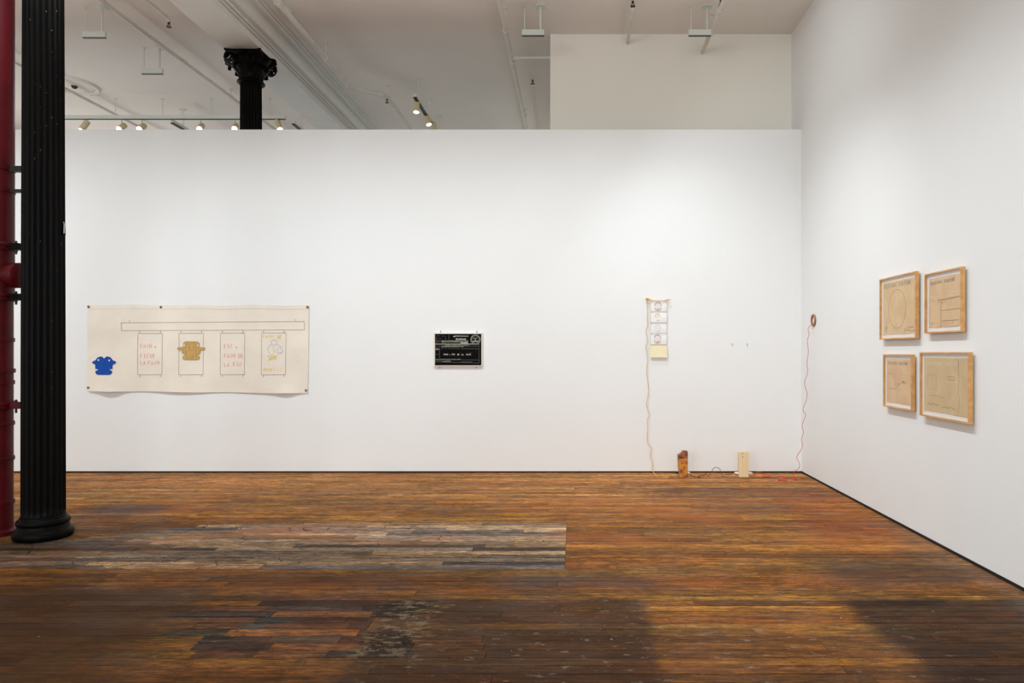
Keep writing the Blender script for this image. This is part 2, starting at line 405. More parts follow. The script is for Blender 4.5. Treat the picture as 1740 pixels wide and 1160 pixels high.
# ================================================================== COLUMNS
def leaf(B, ang, z0, h, r0, out, wd, cx, cyy):
    ca, sa = math.cos(ang), math.sin(ang); rows = []
    N = 9
    for i in range(N + 1):
        s = i / N
        if s < .7: q = s / .7; rr = r0 + out * .45 * q * q; z = z0 + h * q
        else:
            q = (s - .7) / .3 * PI * 1.15; c0 = r0 + out * .45 + out * .28
            rr = c0 - out * .28 * math.cos(q); z = z0 + h + out * .28 * math.sin(q)
        ww = wd * (0.75 + .5 * math.sin(PI * min(s * 1.1, 1))) * (1 if s < .8 else 1.15 - (s - .8) * 2.6) * (1 + .18 * math.sin(i * 2.9))
        row = []
        for j in range(-2, 3):
            u = j / 2; bulge = .018 * (1 - u * u) + .006 * (j % 2)
            rad = rr + bulge; tx = u * ww / 2
            row.append((cx + rad * ca - tx * sa, cyy + rad * sa + tx * ca, z))
        rows.append(row)
    B.quad_grid(rows)
    back = [[(p[0] - .012 * ca, p[1] - .012 * sa, p[2] - .006) for p in row] for row in rows]
    B.quad_grid(back)
def column(label, cx, cyy, rb, rt, ztop, capscale, z_neck, n_fl, chips):
    root = empty('iron_column', (cx, cyy, 0), label, 'column', 'fluted iron columns')
    P = lambda mb, nm, **k: part(mb, nm, M_iron, root, **k)
    k = .79 if rb > .14 else .78
    base = [(.05, 0), (.235, 0), (.246, .012), (.250, .03), (.247, .05), (.238, .062), (.222, .068), (.216, .085), (.208, .098), (.206, .104), (.214, .110), (.221, .122), (.220, .136), (.212, .146), (.198, .150), (.192, .156), (.190, .168), (.178, .174), (.05, .174)]
    P(MB().lathe([(r * k, z) for r, z in base], 64, (cx, cyy, 0)), 'base', auto=50)
    zs = [.172, .178, .186, .195, .205, .22, .25] + [.25 + (z_neck - .25) * i / 8 for i in range(1, 9)]
    def rmod(t, z):
        f = abs(math.sin(PI * n_fl * t)) ** .7
        d = .010 * min(1, max(0, (z - .178 - .02 * (1 - f)) / .03))
        return -d * f
    P(MB().lathe([(rb + (rt - rb) * (z / z_neck) ** 1.5, z) for z in zs], n_fl * 10, (cx, cyy, 0), rmod=rmod), 'shaft', auto=60)
    q = capscale
    ring = [(rt - .02, -.02), (rt + .012 * q, -.02), (rt + .036 * q, -.006), (rt + .04 * q, .004), (rt + .032 * q, .018), (rt + .005, .026), (rt - .02, .026)]
    P(MB().lathe(ring, 48, (cx, cyy, z_neck)), 'necking_ring', auto=50)
    H = ztop - z_neck
    bell = [(rt - .005, .02), (rt, .06), (rt + .004, H * .45), (rt + .02, H * .68), (rt + .06, H * .86), (rt + .085, H * .92)]
    bell_o = P(MB().lathe(bell, 32, (cx, cyy, z_neck)), 'capital', smooth=True)
    Q = lambda mb, nm, **k: part(mb, nm, M_iron, bell_o, **k)
    for i in range(8):
        L = MB(); leaf(L, 2 * PI * (i + .5) / 8, z_neck + .05, H * .30, rt - .004, .125 * q, .10, cx, cyy); Q(L, 'leaf', smooth=True)
    for i in range(8):
        L = MB(); leaf(L, 2 * PI * i / 8, z_neck + .08, H * .52, rt + .006, .175 * q, .11, cx, cyy); Q(L, 'leaf', smooth=True)
    half = .226 * q
    for i in range(4):                                  # corner volutes
        a = PI / 4 + i * PI / 2; ca, sa = math.cos(a), math.sin(a); V = MB(); pts = []
        c0 = half * 1.41 - .082 * q; zc = ztop - .118 * q
        for j in range(26):
            th = PI * .55 - j * .42; rad = (.074 - .0026 * j) * q
            pts.append((c0 + rad * math.cos(th), zc + rad * math.sin(th)))
        pts = [(rt, ztop - H * .48), (rt + .035 * q, ztop - H * .30), (rt + .07 * q, ztop - .055 * q)] + pts
        V.quad_grid([[(cx + (r + (.008 if e % 2 else -.0)) * ca - s * sa, cyy + (r) * sa + s * ca, z + dz) for (s, dz) in ((-.036, 0), (.036, 0), (.036, -.018), (-.036, -.018))] for e, (r, z) in enumerate(pts)], closed_v=True)
        Q(V, 'volute', smooth=False)
        L = MB(); leaf(L, a, z_neck + .12, H * .40, rt + .03, .135 * q, .09, cx, cyy); Q(L, 'leaf', smooth=True)
    # abacus: square with hollowed sides and pointed corners
    out = []
    for i in range(4):
        a0 = PI / 4 + i * PI / 2 + PI; a1 = a0 + PI / 2
        p0 = (half * math.copysign(1, math.cos(a0)), half * math.copysign(1, math.sin(a0))); p1 = (half * math.copysign(1, math.cos(a1)), half * math.copysign(1, math.sin(a1)))
        for j in range(8):
            s = j / 8; d = 1 - .20 * math.sin(PI * s)
            x, y = p0[0] + (p1[0] - p0[0]) * s, p0[1] + (p1[1] - p0[1]) * s
            nx, ny = math.cos((a0 + a1) / 2), math.sin((a0 + a1) / 2)
            out.append((x - nx * half * (1 - d), y - ny * half * (1 - d)))
    A = MB(); A.prism(out, lambda x, y: (cx + x * .92, cyy + y * .92, ztop - .05), lambda x, y: (cx + x * .96, cyy + y * .96, ztop - .025))
    A.prism(out, lambda x, y: (cx + x * .985, cyy + y * .985, ztop - .025), lambda x, y: (cx + x, cyy + y, ztop))
    A.box(cx - half * .9, cx + half * .9, cyy - half * .9, cyy + half * .9, ztop - .012, ztop)
    Q(A, 'abacus')
    return root
CX, CY = -4.148, 5.34
near = column('black fluted iron column standing on the wood floor beside the red pipe', CX, CY, .1425, .130, 5.15, 1.0, 4.80, 24, True)
far = column('black iron column with leafy capital rising behind the long partition', -4.04, 8.545, .1375, .124, 5.15, 1.0, 4.80, 24, False)
# paint chips and a small bracket on the near column
ch = MB()
for _ in range(46):
    a = R.uniform(PI * 1.05, PI * 1.98); z = R.choice([R.uniform(2.9, 4.4), R.uniform(.5, 4.3)])
    r = .1425 + (.130 - .1425) * (z / 4.8) ** 1.5 + .0008
    a = round(a * 24 / (2 * PI)) * 2 * PI / 24; h = R.uniform(.003, .016); ww = R.uniform(.001, .003)
    c, s = math.cos(a), math.sin(a); p = Vector((CX + r * c, CY + r * s, z)); tv = Vector((-s, c, 0))
    q = [p - tv * ww, p + tv * ww + Vector((0, 0, h * .3)), p + tv * ww * .6 + Vector((0, 0, h)), p - tv * ww * .5 + Vector((0, 0, h * .8))]
    n = len(ch.v); ch.v += [tuple(v) for v in q]; ch.f.append((n, n + 1, n + 2, n + 3))
o = part(ch, 'paint_chips', M_chip, near, kind='stuff')
zz = wz(385, 5.3)
bx_, by_ = CX + .128, CY + .034
part(MB().box(bx_ - .012, bx_ + .008, by_ - .016, by_ + .016, zz - .055, zz + .02), 'bracket', M_iron, near)
part(MB().tube([(bx_ + .006, by_ - .006, zz + .05), (bx_ + .015, by_ - .006, zz + .03), (bx_ + .012, by_ - .006, zz - .04)], .0065, 8), 'bracket_clip', M_steel, near)['label'] = 'small worn metal clip'

# red standpipe
px_, py_ = -4.58, 5.42
rp = empty('red_standpipe', (px_, py_, 0), 'dark red vertical pipe with bolted flanges left of the iron column', 'pipe')
def zp(p): return wz(p, 5.38)
part(MB().lathe([(.112, zp(505)), (.112, ZC)], 40, (px_, py_, 0)), 'pipe', M_red, rp, auto=40)
part(MB().lathe([(.104, 0), (.104, zp(505))], 40, (px_, py_, 0)), 'lower_pipe', M_red, rp, auto=40)
for p in (418, 504, 689):
    z = zp(p); fl = part(MB().lathe([(.1, z - .03), (.128, z - .03), (.131, z - .026), (.131, z - .004), (.125, z), (.131, z + .004), (.131, z + .026), (.128, z + .03), (.1, z + .03)], 40, (px_, py_, 0)), 'flange', M_red, rp, auto=40)
    lug = MB().box(px_ + .10, px_ + .200, py_ - .03, py_ + .03, z - .026, z + .026)
    part(lug, 'lug', M_red if p > 600 else M_iron, fl)
    part(MB().tube([(px_ + .162, py_ - .012, z - .06), (px_ + .162, py_ - .012, z + .045)], .008, 8), 'bolt', M_dark, fl)
for p in (577, 630, 650, 720, 780, 855):
    z = zp(p); e = .012 if p == 630 else .007
    part(MB().lathe([(.1, z - .018), (.104 + e, z - .016), (.106 + e, z), (.104 + e, z + .016), (.1, z + .018)], 40, (px_, py_, 0)), 'coupling', M_red, rp, auto=40)
part(MB().lathe([(.1, 0), (.135, 0), (.135, .03), (.118, .035), (.1, .05)], 40, (px_, py_, 0)), 'floor_collar', M_red, rp, auto=40)
z = zp(467)
part(MB().tube([(px_ + .08, py_, z), (px_ + .12, py_, z), (px_ + .145, py_, z), (px_ + .185, py_, z), (px_ + .205, py_, z), (px_ + .214, py_, z)], [.085, .09, .1, .1, .075, .03], 24), 'side_outlet', M_red, rp, auto=40)
for p, th in ((283, .02), (322, .014)):
    z = zp(p)
    part(MB().lathe([(.108, z - th), (.117, z - th), (.117, z + th), (.108, z + th)], 40, (px_, py_, 0)), 'strap', M_red, rp, auto=40)
    part(MB().box(px_ + .1, px_ + .24, py_ - .02, py_ + .02, z - th - (.012 if p == 283 else 0), z + th * .6), 'strap_arm', M_dark, rp)

# ================================================================== CEILING PIPES
def sprinkler(root, p, down=True):
    x, y, z = p; s = -1 if down else 1
    B = MB(); B.tube([(x, y, z), (x, y, z + s * .022)], .014, 8); B.tube([(x, y, z + s * .022), (x - .016, y, z + s * .04), (x, y, z + s * .06)], .005, 6)
    B.tube([(x, y, z + s * .022), (x + .016, y, z + s * .04), (x, y, z + s * .06)], .005, 6); B.lathe([(.003, 0), (.028, 0), (.028, .005), (.003, .005)], 12, (x, y, z + s * .062))
    part(B, 'sprinkler_head', M_brass, root)
def pipe(label, pts, r, couplings=(), hangers=(), heads=()):
    root = empty('sprinkler_pipe', pts[0], label, 'pipe', 'painted ceiling pipes')
    part(MB().tube(pts, r, 14), 'pipe', M_pipe, root, auto=50)
    for p, d in couplings:
        p = Vector(p); d = Vector(d).normalized() * .035
        part(MB().tube([p - d, p + d], r * 1.35, 14), 'coupling', M_pipe, root, auto=50)
    for x, y, z in hangers:
        B = MB(); B.tube([(x, y, z), (x, y, ZC)], .006, 6); B.lathe([(.005, 0), (.03, 0), (.03, .008), (.005, .008)], 12, (x, y, ZC - .008))
        part(B, 'hanger', M_pipe, root)
        part(MB().tube([(x, y - .012, z), (x, y + .012, z)], r * 1.2, 12), 'clamp', M_pipe, root)
    for h in heads: sprinkler(root, h)
    return root
pipe('long white pipe under the ceiling above the two left pendants', [(-5.2, 4, 5.31), (-5.2, 14.1, 5.31)], .024, [((-5.2, 7.52, 5.31), (0, 1, 0)), ((-5.2, 9.1, 5.31), (0, 1, 0))], [(-5.2, 10.35, 5.31)])
pipe('short white pipe ending in a sprinkler left of the beam', [(-4.71, 4, 5.32), (-4.71, 7.9, 5.32), (-4.71, 7.93, 5.31), (-4.71, 7.94, 5.28)], .017, [], [], [(-4.71, 7.94, 5.28)])
pipe('white pipe at the far left ceiling passing the round rosette', [(-7.47, 6, 5.31), (-7.47, 14.1, 5.31)], .022)
pipe('thick white pipe along the beam cornice that bends aside at a sprinkler', [(-3.2, 3, 5.23), (-3.2, 9.72, 5.23), (-3.17, 9.80, 5.23), (-2.83, 10.06, 5.23), (-2.78, 10.14, 5.23), (-2.78, 14.1, 5.23)], .031,
     [((-3.2, 7.4, 5.23), (0, 1, 0)), ((-3.2, 8.81, 5.23), (0, 1, 0)), ((-3.2, 9.68, 5.23), (0, 1, 0)), ((-2.86, 10.04, 5.23), (.4, .3, 0)), ((-2.78, 10.6, 5.23), (0, 1, 0))],
     [(-3.2, 8.81, 5.23), (-2.78, 10.2, 5.23)], [(-2.78, 10.16, 5.21)])
b = pipe('white pipe over the middle of the wall with a tee branch to the wall block', [(-.82, 3, 5.32), (-.82, 14.1, 5.32)], .027, [((-.82, 8.25, 5.32), (0, 1, 0)), ((-.82, 9.15, 5.32), (0, 1, 0))], [(-.80, 7.9, 5.34), (-.8, 11.2, 5.32)])
part(MB().tube([(-.82, 9.0, 5.32), (-.29, 9.0, 5.32)], .018, 12), 'branch', M_pipe, b, auto=50)
part(MB().tube([(-.80, 9.0, 5.32), (-.74, 9.0, 5.32)], .028, 12), 'tee', M_pipe, b, auto=50)
pipe('thin white pipe with an upright brown sprinkler left of the wall block', [(-.60, 9.95, 5.33), (-.60, 14.1, 5.33)], .013, [((-.6, 10.05, 5.33), (0, 1, 0))], [], [(-.60, 9.96, 5.41)])
pipe('short white pipe with a sprinkler head entering the wall block midway', [(.665, 7.70, 5.31), (.665, 7.76, 5.31), (.675, 8.56, 5.31)], .021, [((.666, 7.86, 5.31), (0, 1, 0))], [], [(.665, 7.70, 5.40)])
pipe('white pipe with angled fall entering the wall block near the right pendant', [(1.61, 5.5, 5.26), (1.61, 8.56, 5.19)], .024, [((1.61, 7.55, 5.213), (0, 1, 0))], [(1.63, 8.05, 5.20)], [(1.61, 7.47, 5.29)])

# ================================================================== PENDANT BOXES AND TRACKS
def pendant(label, x0, x1, y, zb=5.08):
    root = empty('pendant_box', ((x0 + x1) / 2, y, ZC), label, 'ceiling fixture', 'white pendant boxes')
    bevel(part(MB().box(x0, x1, y - .017, y + .017, zb, zb + .066), 'housing', M_fix, root), .003)
    part(MB().box(x0, x1, y - .0165, y + .0165, zb - .006, zb - .0005), 'underside', M_under, root)
    part(MB().tube([(x0 + .03, y, zb + .066), (x0 + .03, y, ZC)], .006, 8), 'rod', M_fix, root)
    part(MB().tube([(x1 - .045, y, zb + .066), (x1 - .045, y, ZC)], .011, 10), 'feed_tube', M_fix, root)
    part(MB().lathe([(.004, 0), (.022, 0), (.022, .008), (.004, .008)], 20, (x0 + .03, y, ZC - .008)), 'canopy', M_fix, root)
    part(MB().lathe([(.004, 0), (.06, 0), (.064, .006), (.064, .014), (.004, .014)], 24, (x1 - .045, y, ZC - .014)), 'canopy', M_fix, root)
pendant('white hanging box fixture at the far left nearest the iron column', wx(141, 7.9), wx(180, 7.9), 7.9)
pendant('white hanging box fixture under the long left pipe, lower of two', wx(241, 8.93), wx(277, 8.93), 8.93)
pendant('white hanging box fixture above the left end of the wall block', wx(887, 7.85), wx(925, 7.85), 7.85)
pendant('white hanging box fixture at right beside the slanting pipe', wx(1170, 7.85), wx(1208, 7.85), 7.85)
def track_x(label, x0, x1, y, zb, rods):
    root = empty('light_track', ((x0 + x1) / 2, y, ZC), label, 'light track')
    part(MB().box(x0, x1, y - .03, y + .03, zb + .006, zb + .06), 'rail', M_fix, root); part(MB().box(x0, x1, y - .018, y + .018, zb, zb + .006), 'slot', M_dark, root)
    for x in rods:
        part(MB().tube([(x, y, zb + .06), (x, y, ZC)], .006, 8), 'rod', M_fix, root); part(MB().lathe([(.004, 0), (.03, 0), (.03, .008), (.004, .008)], 16, (x, y, ZC - .008)), 'canopy', M_fix, root)
def track_y(label, x, y0, y1, zb, rods):
    root = empty('light_track', (x, (y0 + y1) / 2, ZC), label, 'light track')
    part(MB().box(x - .02, x + .02, y0, y1, zb + .006, zb + .05), 'rail', M_fix, root); part(MB().box(x - .022, x + .022, y0 - .002, y1, zb - .012, zb + .006), 'slot', M_dark, root)
    for y, cr in rods:
        part(MB().tube([(x, y, zb + .05), (x, y, ZC)], .006, 8), 'rod', M_fix, root); part(MB().lathe([(.004, 0), (cr, 0), (cr, .008), (.004, .008)], 16, (x, y, ZC - .008)), 'canopy', M_fix, root)
YT = 10.73
track_x('long white light track behind the partition, crossing behind the far column', -8.6, wx(485, YT), YT, 5.094, [wx(p, YT) for p in (196, 276, 359, 457)])
track_y('light track with two cream spotlights right of the beam', wx(705, 9.78), 9.78, 13.6, 5.09, [(9.97, .03), (10.76, .03), (11.54, .06)])
track_y('short visible end of a light track left of the far column', -6.4, 10.88, 13.6, 5.09, [(11.2, .04)])
track_y('short visible end of a light track right of the far column', -4.49, 10.92, 13.6, 5.09, [(11.25, .03), (12.0, .03)])
def spotlight(label, px, py, y, axis, lit, zr=5.09, power=0, ln=.17, rad=.045):
    """axis points from lamp back to lamp face"""
    c = Vector((wx(px, y), y, wz(py, y))); d = Vector(axis).normalized(); p0, p1 = c - d * ln / 2, c + d * ln / 2
    root = empty('spotlight', c, label, 'spotlight', 'track spotlights')
    bd = part(MB().tube([p0, p0 + d * .01, p1 - d * .004, p1], [rad * .8, rad, rad, rad * .96], 20), 'body', M_spot, root, auto=40)
    part(MB().tube([(c.x, c.y, c.z + .02), (c.x, c.y, zr)], .008, 8), 'stem', M_spot, root)
    part(MB().tube([p1, p1 + d * .006], rad * .82, 20), 'lamp_face', M_bulb if lit else M_fix, bd)
    if power: spot(p1 + d * .03, p1 + d * 3, power, 80, 1.0, .03)
spotlight('cream spotlight at the left end, tilted down beside the near column', 144, 213, YT, (-.45, -.3, -1), True, power=60)
spotlight('glowing spotlight, left of the close pair on the long track', 207, 216, YT, (.0, -1, -.75), True, power=60)
spotlight('glowing spotlight, right of the close pair on the long track', 241, 216, YT, (.05, -1, -.75), True)
spotlight('glowing spotlight alone midway on the long track', 341, 216, YT, (.25, -1, -.75), True)
spotlight('glowing spotlight beside the far column on the long track', 400, 216, YT, (.3, -1, -.7), True, power=60)
spotlight('cream spotlight right of the far column, tilted to the right', 473, 212, YT, (.45, -.3, -1), True)
spotlight('cream spotlight nearest the viewer on the track right of the beam', 707.5, 181, 9.95, (.02, -.15, -1), True, zr=5.076, power=60)
spotlight('cream spotlight further along the track right of the beam', 726, 203, 10.55, (.35, -.1, -1), True, zr=5.076)
spotlight('cream spotlight almost hidden behind the partition edge on the right track', 737, 217, 10.95, (.1, .3, -1), False, zr=5.076)
# further thin rods and small fittings
for p, q, lab in ((897, 540, 'a')[:2] + ('thin white rod hanging from the ceiling between the glowing spotlights',), ):
    x, y = wx(p / 2.9, cy(q / 2.9)), cy(q / 2.9)
    r_ = empty('ceiling_rod', (x, y, ZC), lab, 'rod'); part(MB().tube([(x, y, ZC), (x, y, 5.1)], .006, 8), 'rod', M_fix, r_); part(MB().lathe([(.004, 0), (.05, 0), (.05, .01), (.004, .01)], 16, (x, y, ZC - .01)), 'canopy', M_fix, r_)
# rosette and smoke detector
ro = empty('ceiling_rosette', (-7.49, 10.17, ZC), 'round plaster rosette on the ceiling right of the near column', 'rosette')
part(MB().lathe([(.30, 0), (.31, -.03), (.345, -.035), (.36, -.02), (.365, 0)], 48, (-7.49, 10.17, ZC)), 'rim', M_ceil, ro, auto=40)
part(MB().lathe([(.01, -.02), (.12, -.02), (.16, -.01), (.22, -.022), (.29, -.012), (.30, 0)], 48, (-7.49, 10.17, ZC)), 'field', M_ceil, ro, auto=40)
part(MB().lathe([(.005, -.06), (.03, -.05), (.045, -.02)], 16, (-7.44, 10.17, ZC)), 'hook_boss', M_brass, ro)
y = cy(16); x = wx(486, y)
sd = empty('smoke_detector', (x, y, ZC), 'white round smoke detector beside the cornice pipe', 'smoke detector')
part(MB().lathe([(.01, -.05), (.04, -.05), (.062, -.035), (.068, -.02), (.068, 0)], 28, (x, y, ZC)), 'body', M_fix, sd, auto=40)
part(MB().lathe([(.068, -.012), (.08, -.010), (.08, 0)], 28, (x, y, ZC)), 'mount_ring', M_fix, sd)

# ================================================================== STROKE LETTERING
FONT = {'A': [[(0, 0), (.5, 1), (1, 0)], [(.2, .4), (.8, .4)]], 'F': [[(0, 0), (0, 1), (.9, 1)], [(0, .55), (.7, .55)]], 'I': [[(.5, 0), (.5, 1)]],
        'M': [[(0, 0), (.1, 1), (.5, .35), (.9, 1), (1, 0)]], 'N': [[(0, 0), (0, 1), (.9, 0), (.9, 1)]], 'D': [[(0, 0), (0, 1), (.6, .9), (.9, .5), (.6, .1), (0, 0)]],
        'E': [[(.9, 1), (0, 1), (0, 0), (.9, 0)], [(0, .5), (.7, .5)]], 'L': [[(0, 1), (0, 0), (.8, 0)]], '=': [[(.1, .25), (.9, .25)], [(.1, .55), (.9, .55)]],
        'T': [[(0, 1), (1, 1)], [(.5, 1), (.5, 0)]], 'P': [[(0, 0), (0, 1), (.7, .95), (.85, .75), (.7, .55), (0, .5)]], 'H': [[(0, 0), (0, 1)], [(.9, 0), (.9, 1)], [(0, .5), (.9, .5)]],
        'C': [[(.9, .85), (.5, 1), (.1, .7), (.1, .3), (.5, 0), (.9, .15)]], 'S': [[(.9, .85), (.5, 1), (.1, .8), (.3, .55), (.8, .4), (.8, .12), (.4, 0), (0, .15)]],
        'U': [[(0, 1), (.05, .2), (.45, 0), (.85, .2), (.9, 1)]], 'R': [[(0, 0), (0, 1), (.7, .95), (.85, .75), (.7, .55), (0, .5), (.9, 0)]], 'G': [[(.9, .85), (.5, 1), (.1, .7), (.1, .3), (.5, 0), (.9, .2), (.9, .45), (.55, .45)]],
        'O': [[(.5, 1), (.1, .75), (.1, .25), (.5, 0), (.9, .25), (.9, .75), (.5, 1)]], '0': [[(.5, 1), (.15, .75), (.15, .25), (.5, 0), (.85, .25), (.85, .75), (.5, 1)]], '1': [[(.5, 0), (.5, 1)]],
        'W': [[(0, 1), (.25, 0), (.5, .7), (.75, 0), (1, 1)]], 'V': [[(0, 1), (.5, 0), (1, 1)]], 'Z': [[(0, 1), (.9, 1), (0, 0), (.9, 0)]], 'K': [[(0, 0), (0, 1)], [(.9, 1), (0, .45), (.9, 0)]]}
def text(B, s, x, y, h, wl, gap, wd, fn, jit=.0, down=True):
    """y grows downwards when down is True (pixel frame); x,y = lower left of first letter"""
    for chh in s:
        if chh != ' ':
            jy = R.uniform(-jit, jit)
            for pl in FONT[chh]:
                B.stroke([(x + a * wl, (y - (b_ * h) + jy) if down else (y + b_ * h + jy)) for a, b_ in pl], wd, fn)
        x += wl + gap
    return x
def squiggle(B, x, y, ln, h, n, wd, fn):
    B.stroke([(x + ln * i / n, y + R.uniform(-h, h)) for i in range(n + 1)], wd, fn)

M_canvas = mat('raw_canvas', (244, 234, 218), 0.9, var=0.07, vscale=2.2, bump=0.25, bscale=260, spec=0.15)
M_pencil = mat('pencil_line', (164, 150, 132), 0.9)
M_orange = mat('orange_crayon', (244, 164, 138), 0.9)
M_yellow = mat('yellow_crayon', (242, 216, 132), 0.9)
M_bluegrey = mat('blue_grey_crayon', (190, 196, 198), 0.9)
M_blue = mat('blue_felt', (0, 74, 168), 0.9, var=0.12, vscale=18)
M_tan = mat('tan_burlap', (206, 166, 100), 0.9, var=0.2, vscale=60, vsc3=(1, 1, .25), bump=.2, bscale=200)
M_white = mat('white_card', (244, 243, 238), 0.7)
M_brassring = mat('aged_brass', (150, 126, 92), 0.45, .3, var=.3)

# ---------------- canvas banner
def boff(px, py):
    t = min(max((py - 518) / 148, 0), 1)
    o = .014 + .004 * math.sin(px * .045) * t + .045 * math.exp(-((px - 188) / 20) ** 2) * t ** 6 + .03 * math.exp(-((px - 487) / 18) ** 2) * t ** 6 + .012 * math.exp(-((px - 300) / 40) ** 2) * t ** 5
    o += .005 * math.sin((px - 150) * .03 + (py - 518) * .06) * math.sin(PI * t) * math.exp(-((px - 190) / 60) ** 2)      # drag folds from the corner eyelets
    o += .004 * math.sin((px + py * 1.6) * .07) * math.exp(-((px - 505) / 30) ** 2) * t * (1 - t) * 3
    return o
def bmap(lift):
    return lambda px, py: (wx(px), YB - boff(px, py) - lift, wz(py))
can = empty('canvas_banner', (wx(337), YB, wz(592)), 'wide cream canvas banner with blue head and red words pinned to the wall', 'banner')
NX, NZ = 96, 40
def edge(u, v):
    x = 150 + (524.5 - 150) * u + (1.2 - 2.0 * v) * (u > .5) * (2 * u - 1)
    top = 517.6 + .8 * u + .6 * math.sin(u * 23) ; bot = 664 + 4.0 * u + .5 * math.sin(u * 17)
    return x, top + (bot - top) * v
rows = [[bmap(.0)(*edge(i / NX, j / NZ)) for i in range(NX + 1)] for j in range(NZ + 1)]
b = MB(); b.quad_grid(rows); b.quad_grid([[(p[0], p[1] + .003, p[2]) for p in r] for r in rows])
cloth = part(b, 'canvas', M_canvas, can, smooth=True)
for nm, v0, v1 in (('top_hem', .0, .045), ('bottom_hem', .955, 1.0)):
    b = MB(); b.quad_grid([[bmap(.0025)(*edge(i / NX, v)) for i in range(NX + 1)] for v in (v0, (v0 + v1) / 2, v1)])
    part(b, nm, M_canvas, can, smooth=True)
for (gx, gy) in ((152.3, 521.3), (275, 521.8), (523.5, 521.8), (152.0, 658.4), (520.8, 663)):
    c = Vector(bmap(.004)(gx, gy)); B = MB(); rr = 1.75 * S
    B.quad_grid([[(c.x + (rr + .004 * math.cos(q)) * math.cos(a), c.y - .003 * math.sin(q), c.z + (rr + .004 * math.cos(q)) * math.sin(a)) for q in [2 * PI * k / 8 for k in range(8)]] for a in [2 * PI * k / 20 for k in range(20)]], True, True)
    g = part(B, 'eyelet', M_brassring, can, smooth=True)
    part(MB().tube([c + Vector((0, .004, 0)), c + Vector((0, -.004, 0))], rr * .42, 12), 'nail', M_dark, g)
fn = bmap(.0035)
def dense(pts, st=3.0):
    o = []
    for a, c in zip(pts, pts[1:]):
        n = max(1, int(math.hypot(c[0] - a[0], c[1] - a[1]) / st))
        o += [(a[0] + (c[0] - a[0]) * i / n, a[1] + (c[1] - a[1]) * i / n) for i in range(n)]
    return o + [pts[-1]]
b = MB(); LW = .55
def rectl(x0, y0, x1, y1, sk=0):
    b.stroke(dense([(x0, y0), (x1, y0 + sk), (x1, y1 + sk), (x0, y1), (x0, y0)]), LW, fn)
for sgm in ([(207.5, 548.3), (518, 546)], [(518, 546), (518, 560.2)], [(518, 560.2), (207.5, 561.6)], [(207.5, 561.6), (207.5, 548.3)]): b.stroke(dense(sgm), LW, fn)
for x0, x1 in ((235.4, 277.2), (305.6, 347), (375.5, 417), (445.5, 487)):
    y0 = 566.4 - (x0 - 235) * .004; y1 = 636.4
    for sgm in ([(x0, y0), (x1, y0 - .2)], [(x1, y0), (x1 - .6, y1)], [(x1, y1 - .4), (x0 - .3, y1)], [(x0 - .2, y1), (x0, y0)]): b.stroke(dense(sgm), LW, fn)
    for xx in (x0 + 3.4, x1 - 3.2):
        b.stroke([(xx, 560.8), (xx, 566.4)], LW, fn); b.stroke([(xx - 1, 563.6), (xx + 1, 563.2)], LW, fn)
        b.stroke([(xx, 636.4), (xx, 639.6)], LW, fn); b.stroke([(xx - 1, 639.6), (xx + 1, 639.2)], LW, fn)
for xx, yy in ((221.5, 548), (503, 546)): b.stroke([(xx, yy), (xx, yy - 3.6)], LW, fn); b.stroke([(xx - 1, yy - 2.4), (xx + 1.4, yy - 3)], LW, fn)
part(b, 'ruled_lines', M_pencil, cloth, kind='stuff')
T_ = .75
def word(wd_, m_, *a_):
    B_ = MB(); text(B_, wd_, *a_); part(B_, 'word', m_, cloth, kind='stuff')
def at(c, x0=140, y0=500, s=6.105): return (x0 + c[0] / s, y0 + c[1] / s)
word('FAIM', M_orange, 240.2, 591, 7.0, 3.6, 1.3, T_, fn, .3); word('=', M_orange, 263.5, 591, 4, 3.4, 0, T_, fn)
word('FIN', M_orange, 240.3, 608, 7.6, 3.4, 1.5, T_, fn, .3); word('DE', M_orange, 257, 607.2, 6.2, 3.2, 1.5, T_, fn, .2)
word('LA', M_orange, 240.5, 619.4, 6.4, 3.2, 1.2, T_, fn, .2); word('FAIM', M_orange, 253, 619.4, 6.2, 3.6, 1.4, T_, fn, .3)
word('FIN', M_orange, 382, 591.5, 7.6, 3.2, 1.5, T_, fn, .3); word('=', M_orange, 401, 591.5, 4, 3.6, 0, T_, fn)
word('FAIM', M_orange, 382, 607.5, 7, 3.5, 1.4, T_, fn, .3); word('DE', M_orange, 406.5, 607.3, 6.4, 3.2, 1.2, T_, fn, .2)
word('LA', M_orange, 382, 622.3, 6.6, 3.2, 1.6, T_, fn, .2); word('FIN', M_orange, 397.5, 622.3, 7.2, 3.4, 1.5, T_, fn, .3)
b = MB()
word('FAIM', M_yellow, 448.2, 573.5, 4.4, 3.4, 1.0, 1.0, fn, .2); word('DE', M_yellow, 472.5, 574, 5, 3.0, 1.0, 1.2, fn, .2)
word('FAIM', M_yellow, 449.5, 629.5, 4.2, 3.0, .6, 1.3, fn, .2); word('FIN', M_yellow, 467, 629.2, 4.6, 3.2, 2.0, .6, fn, .2)
heart = [(455.5, 602), (464, 601.3), (472, 602.5), (471, 608), (466, 612.5), (461, 613.5), (456.5, 608)]
for q in range(26):
    a = R.uniform(0, 2 * PI); rr = R.uniform(0, 1); x, y = 463.8 + 7.2 * rr * math.cos(a), 607 + 5.0 * rr * math.sin(a)
    b.stroke([(x - 2.2, y + 1), (x + 2.2, y - 1)], .7, fn)
part(b, 'yellow_heart', M_yellow, cloth, kind='stuff')
b = MB()
def ell(cx_, cy_, rx, ry, a0=0, a1=2 * PI, n=26): return [(cx_ + rx * math.cos(a0 + (a1 - a0) * k / n), cy_ + ry * math.sin(a0 + (a1 - a0) * k / n)) for k in range(n + 1)]
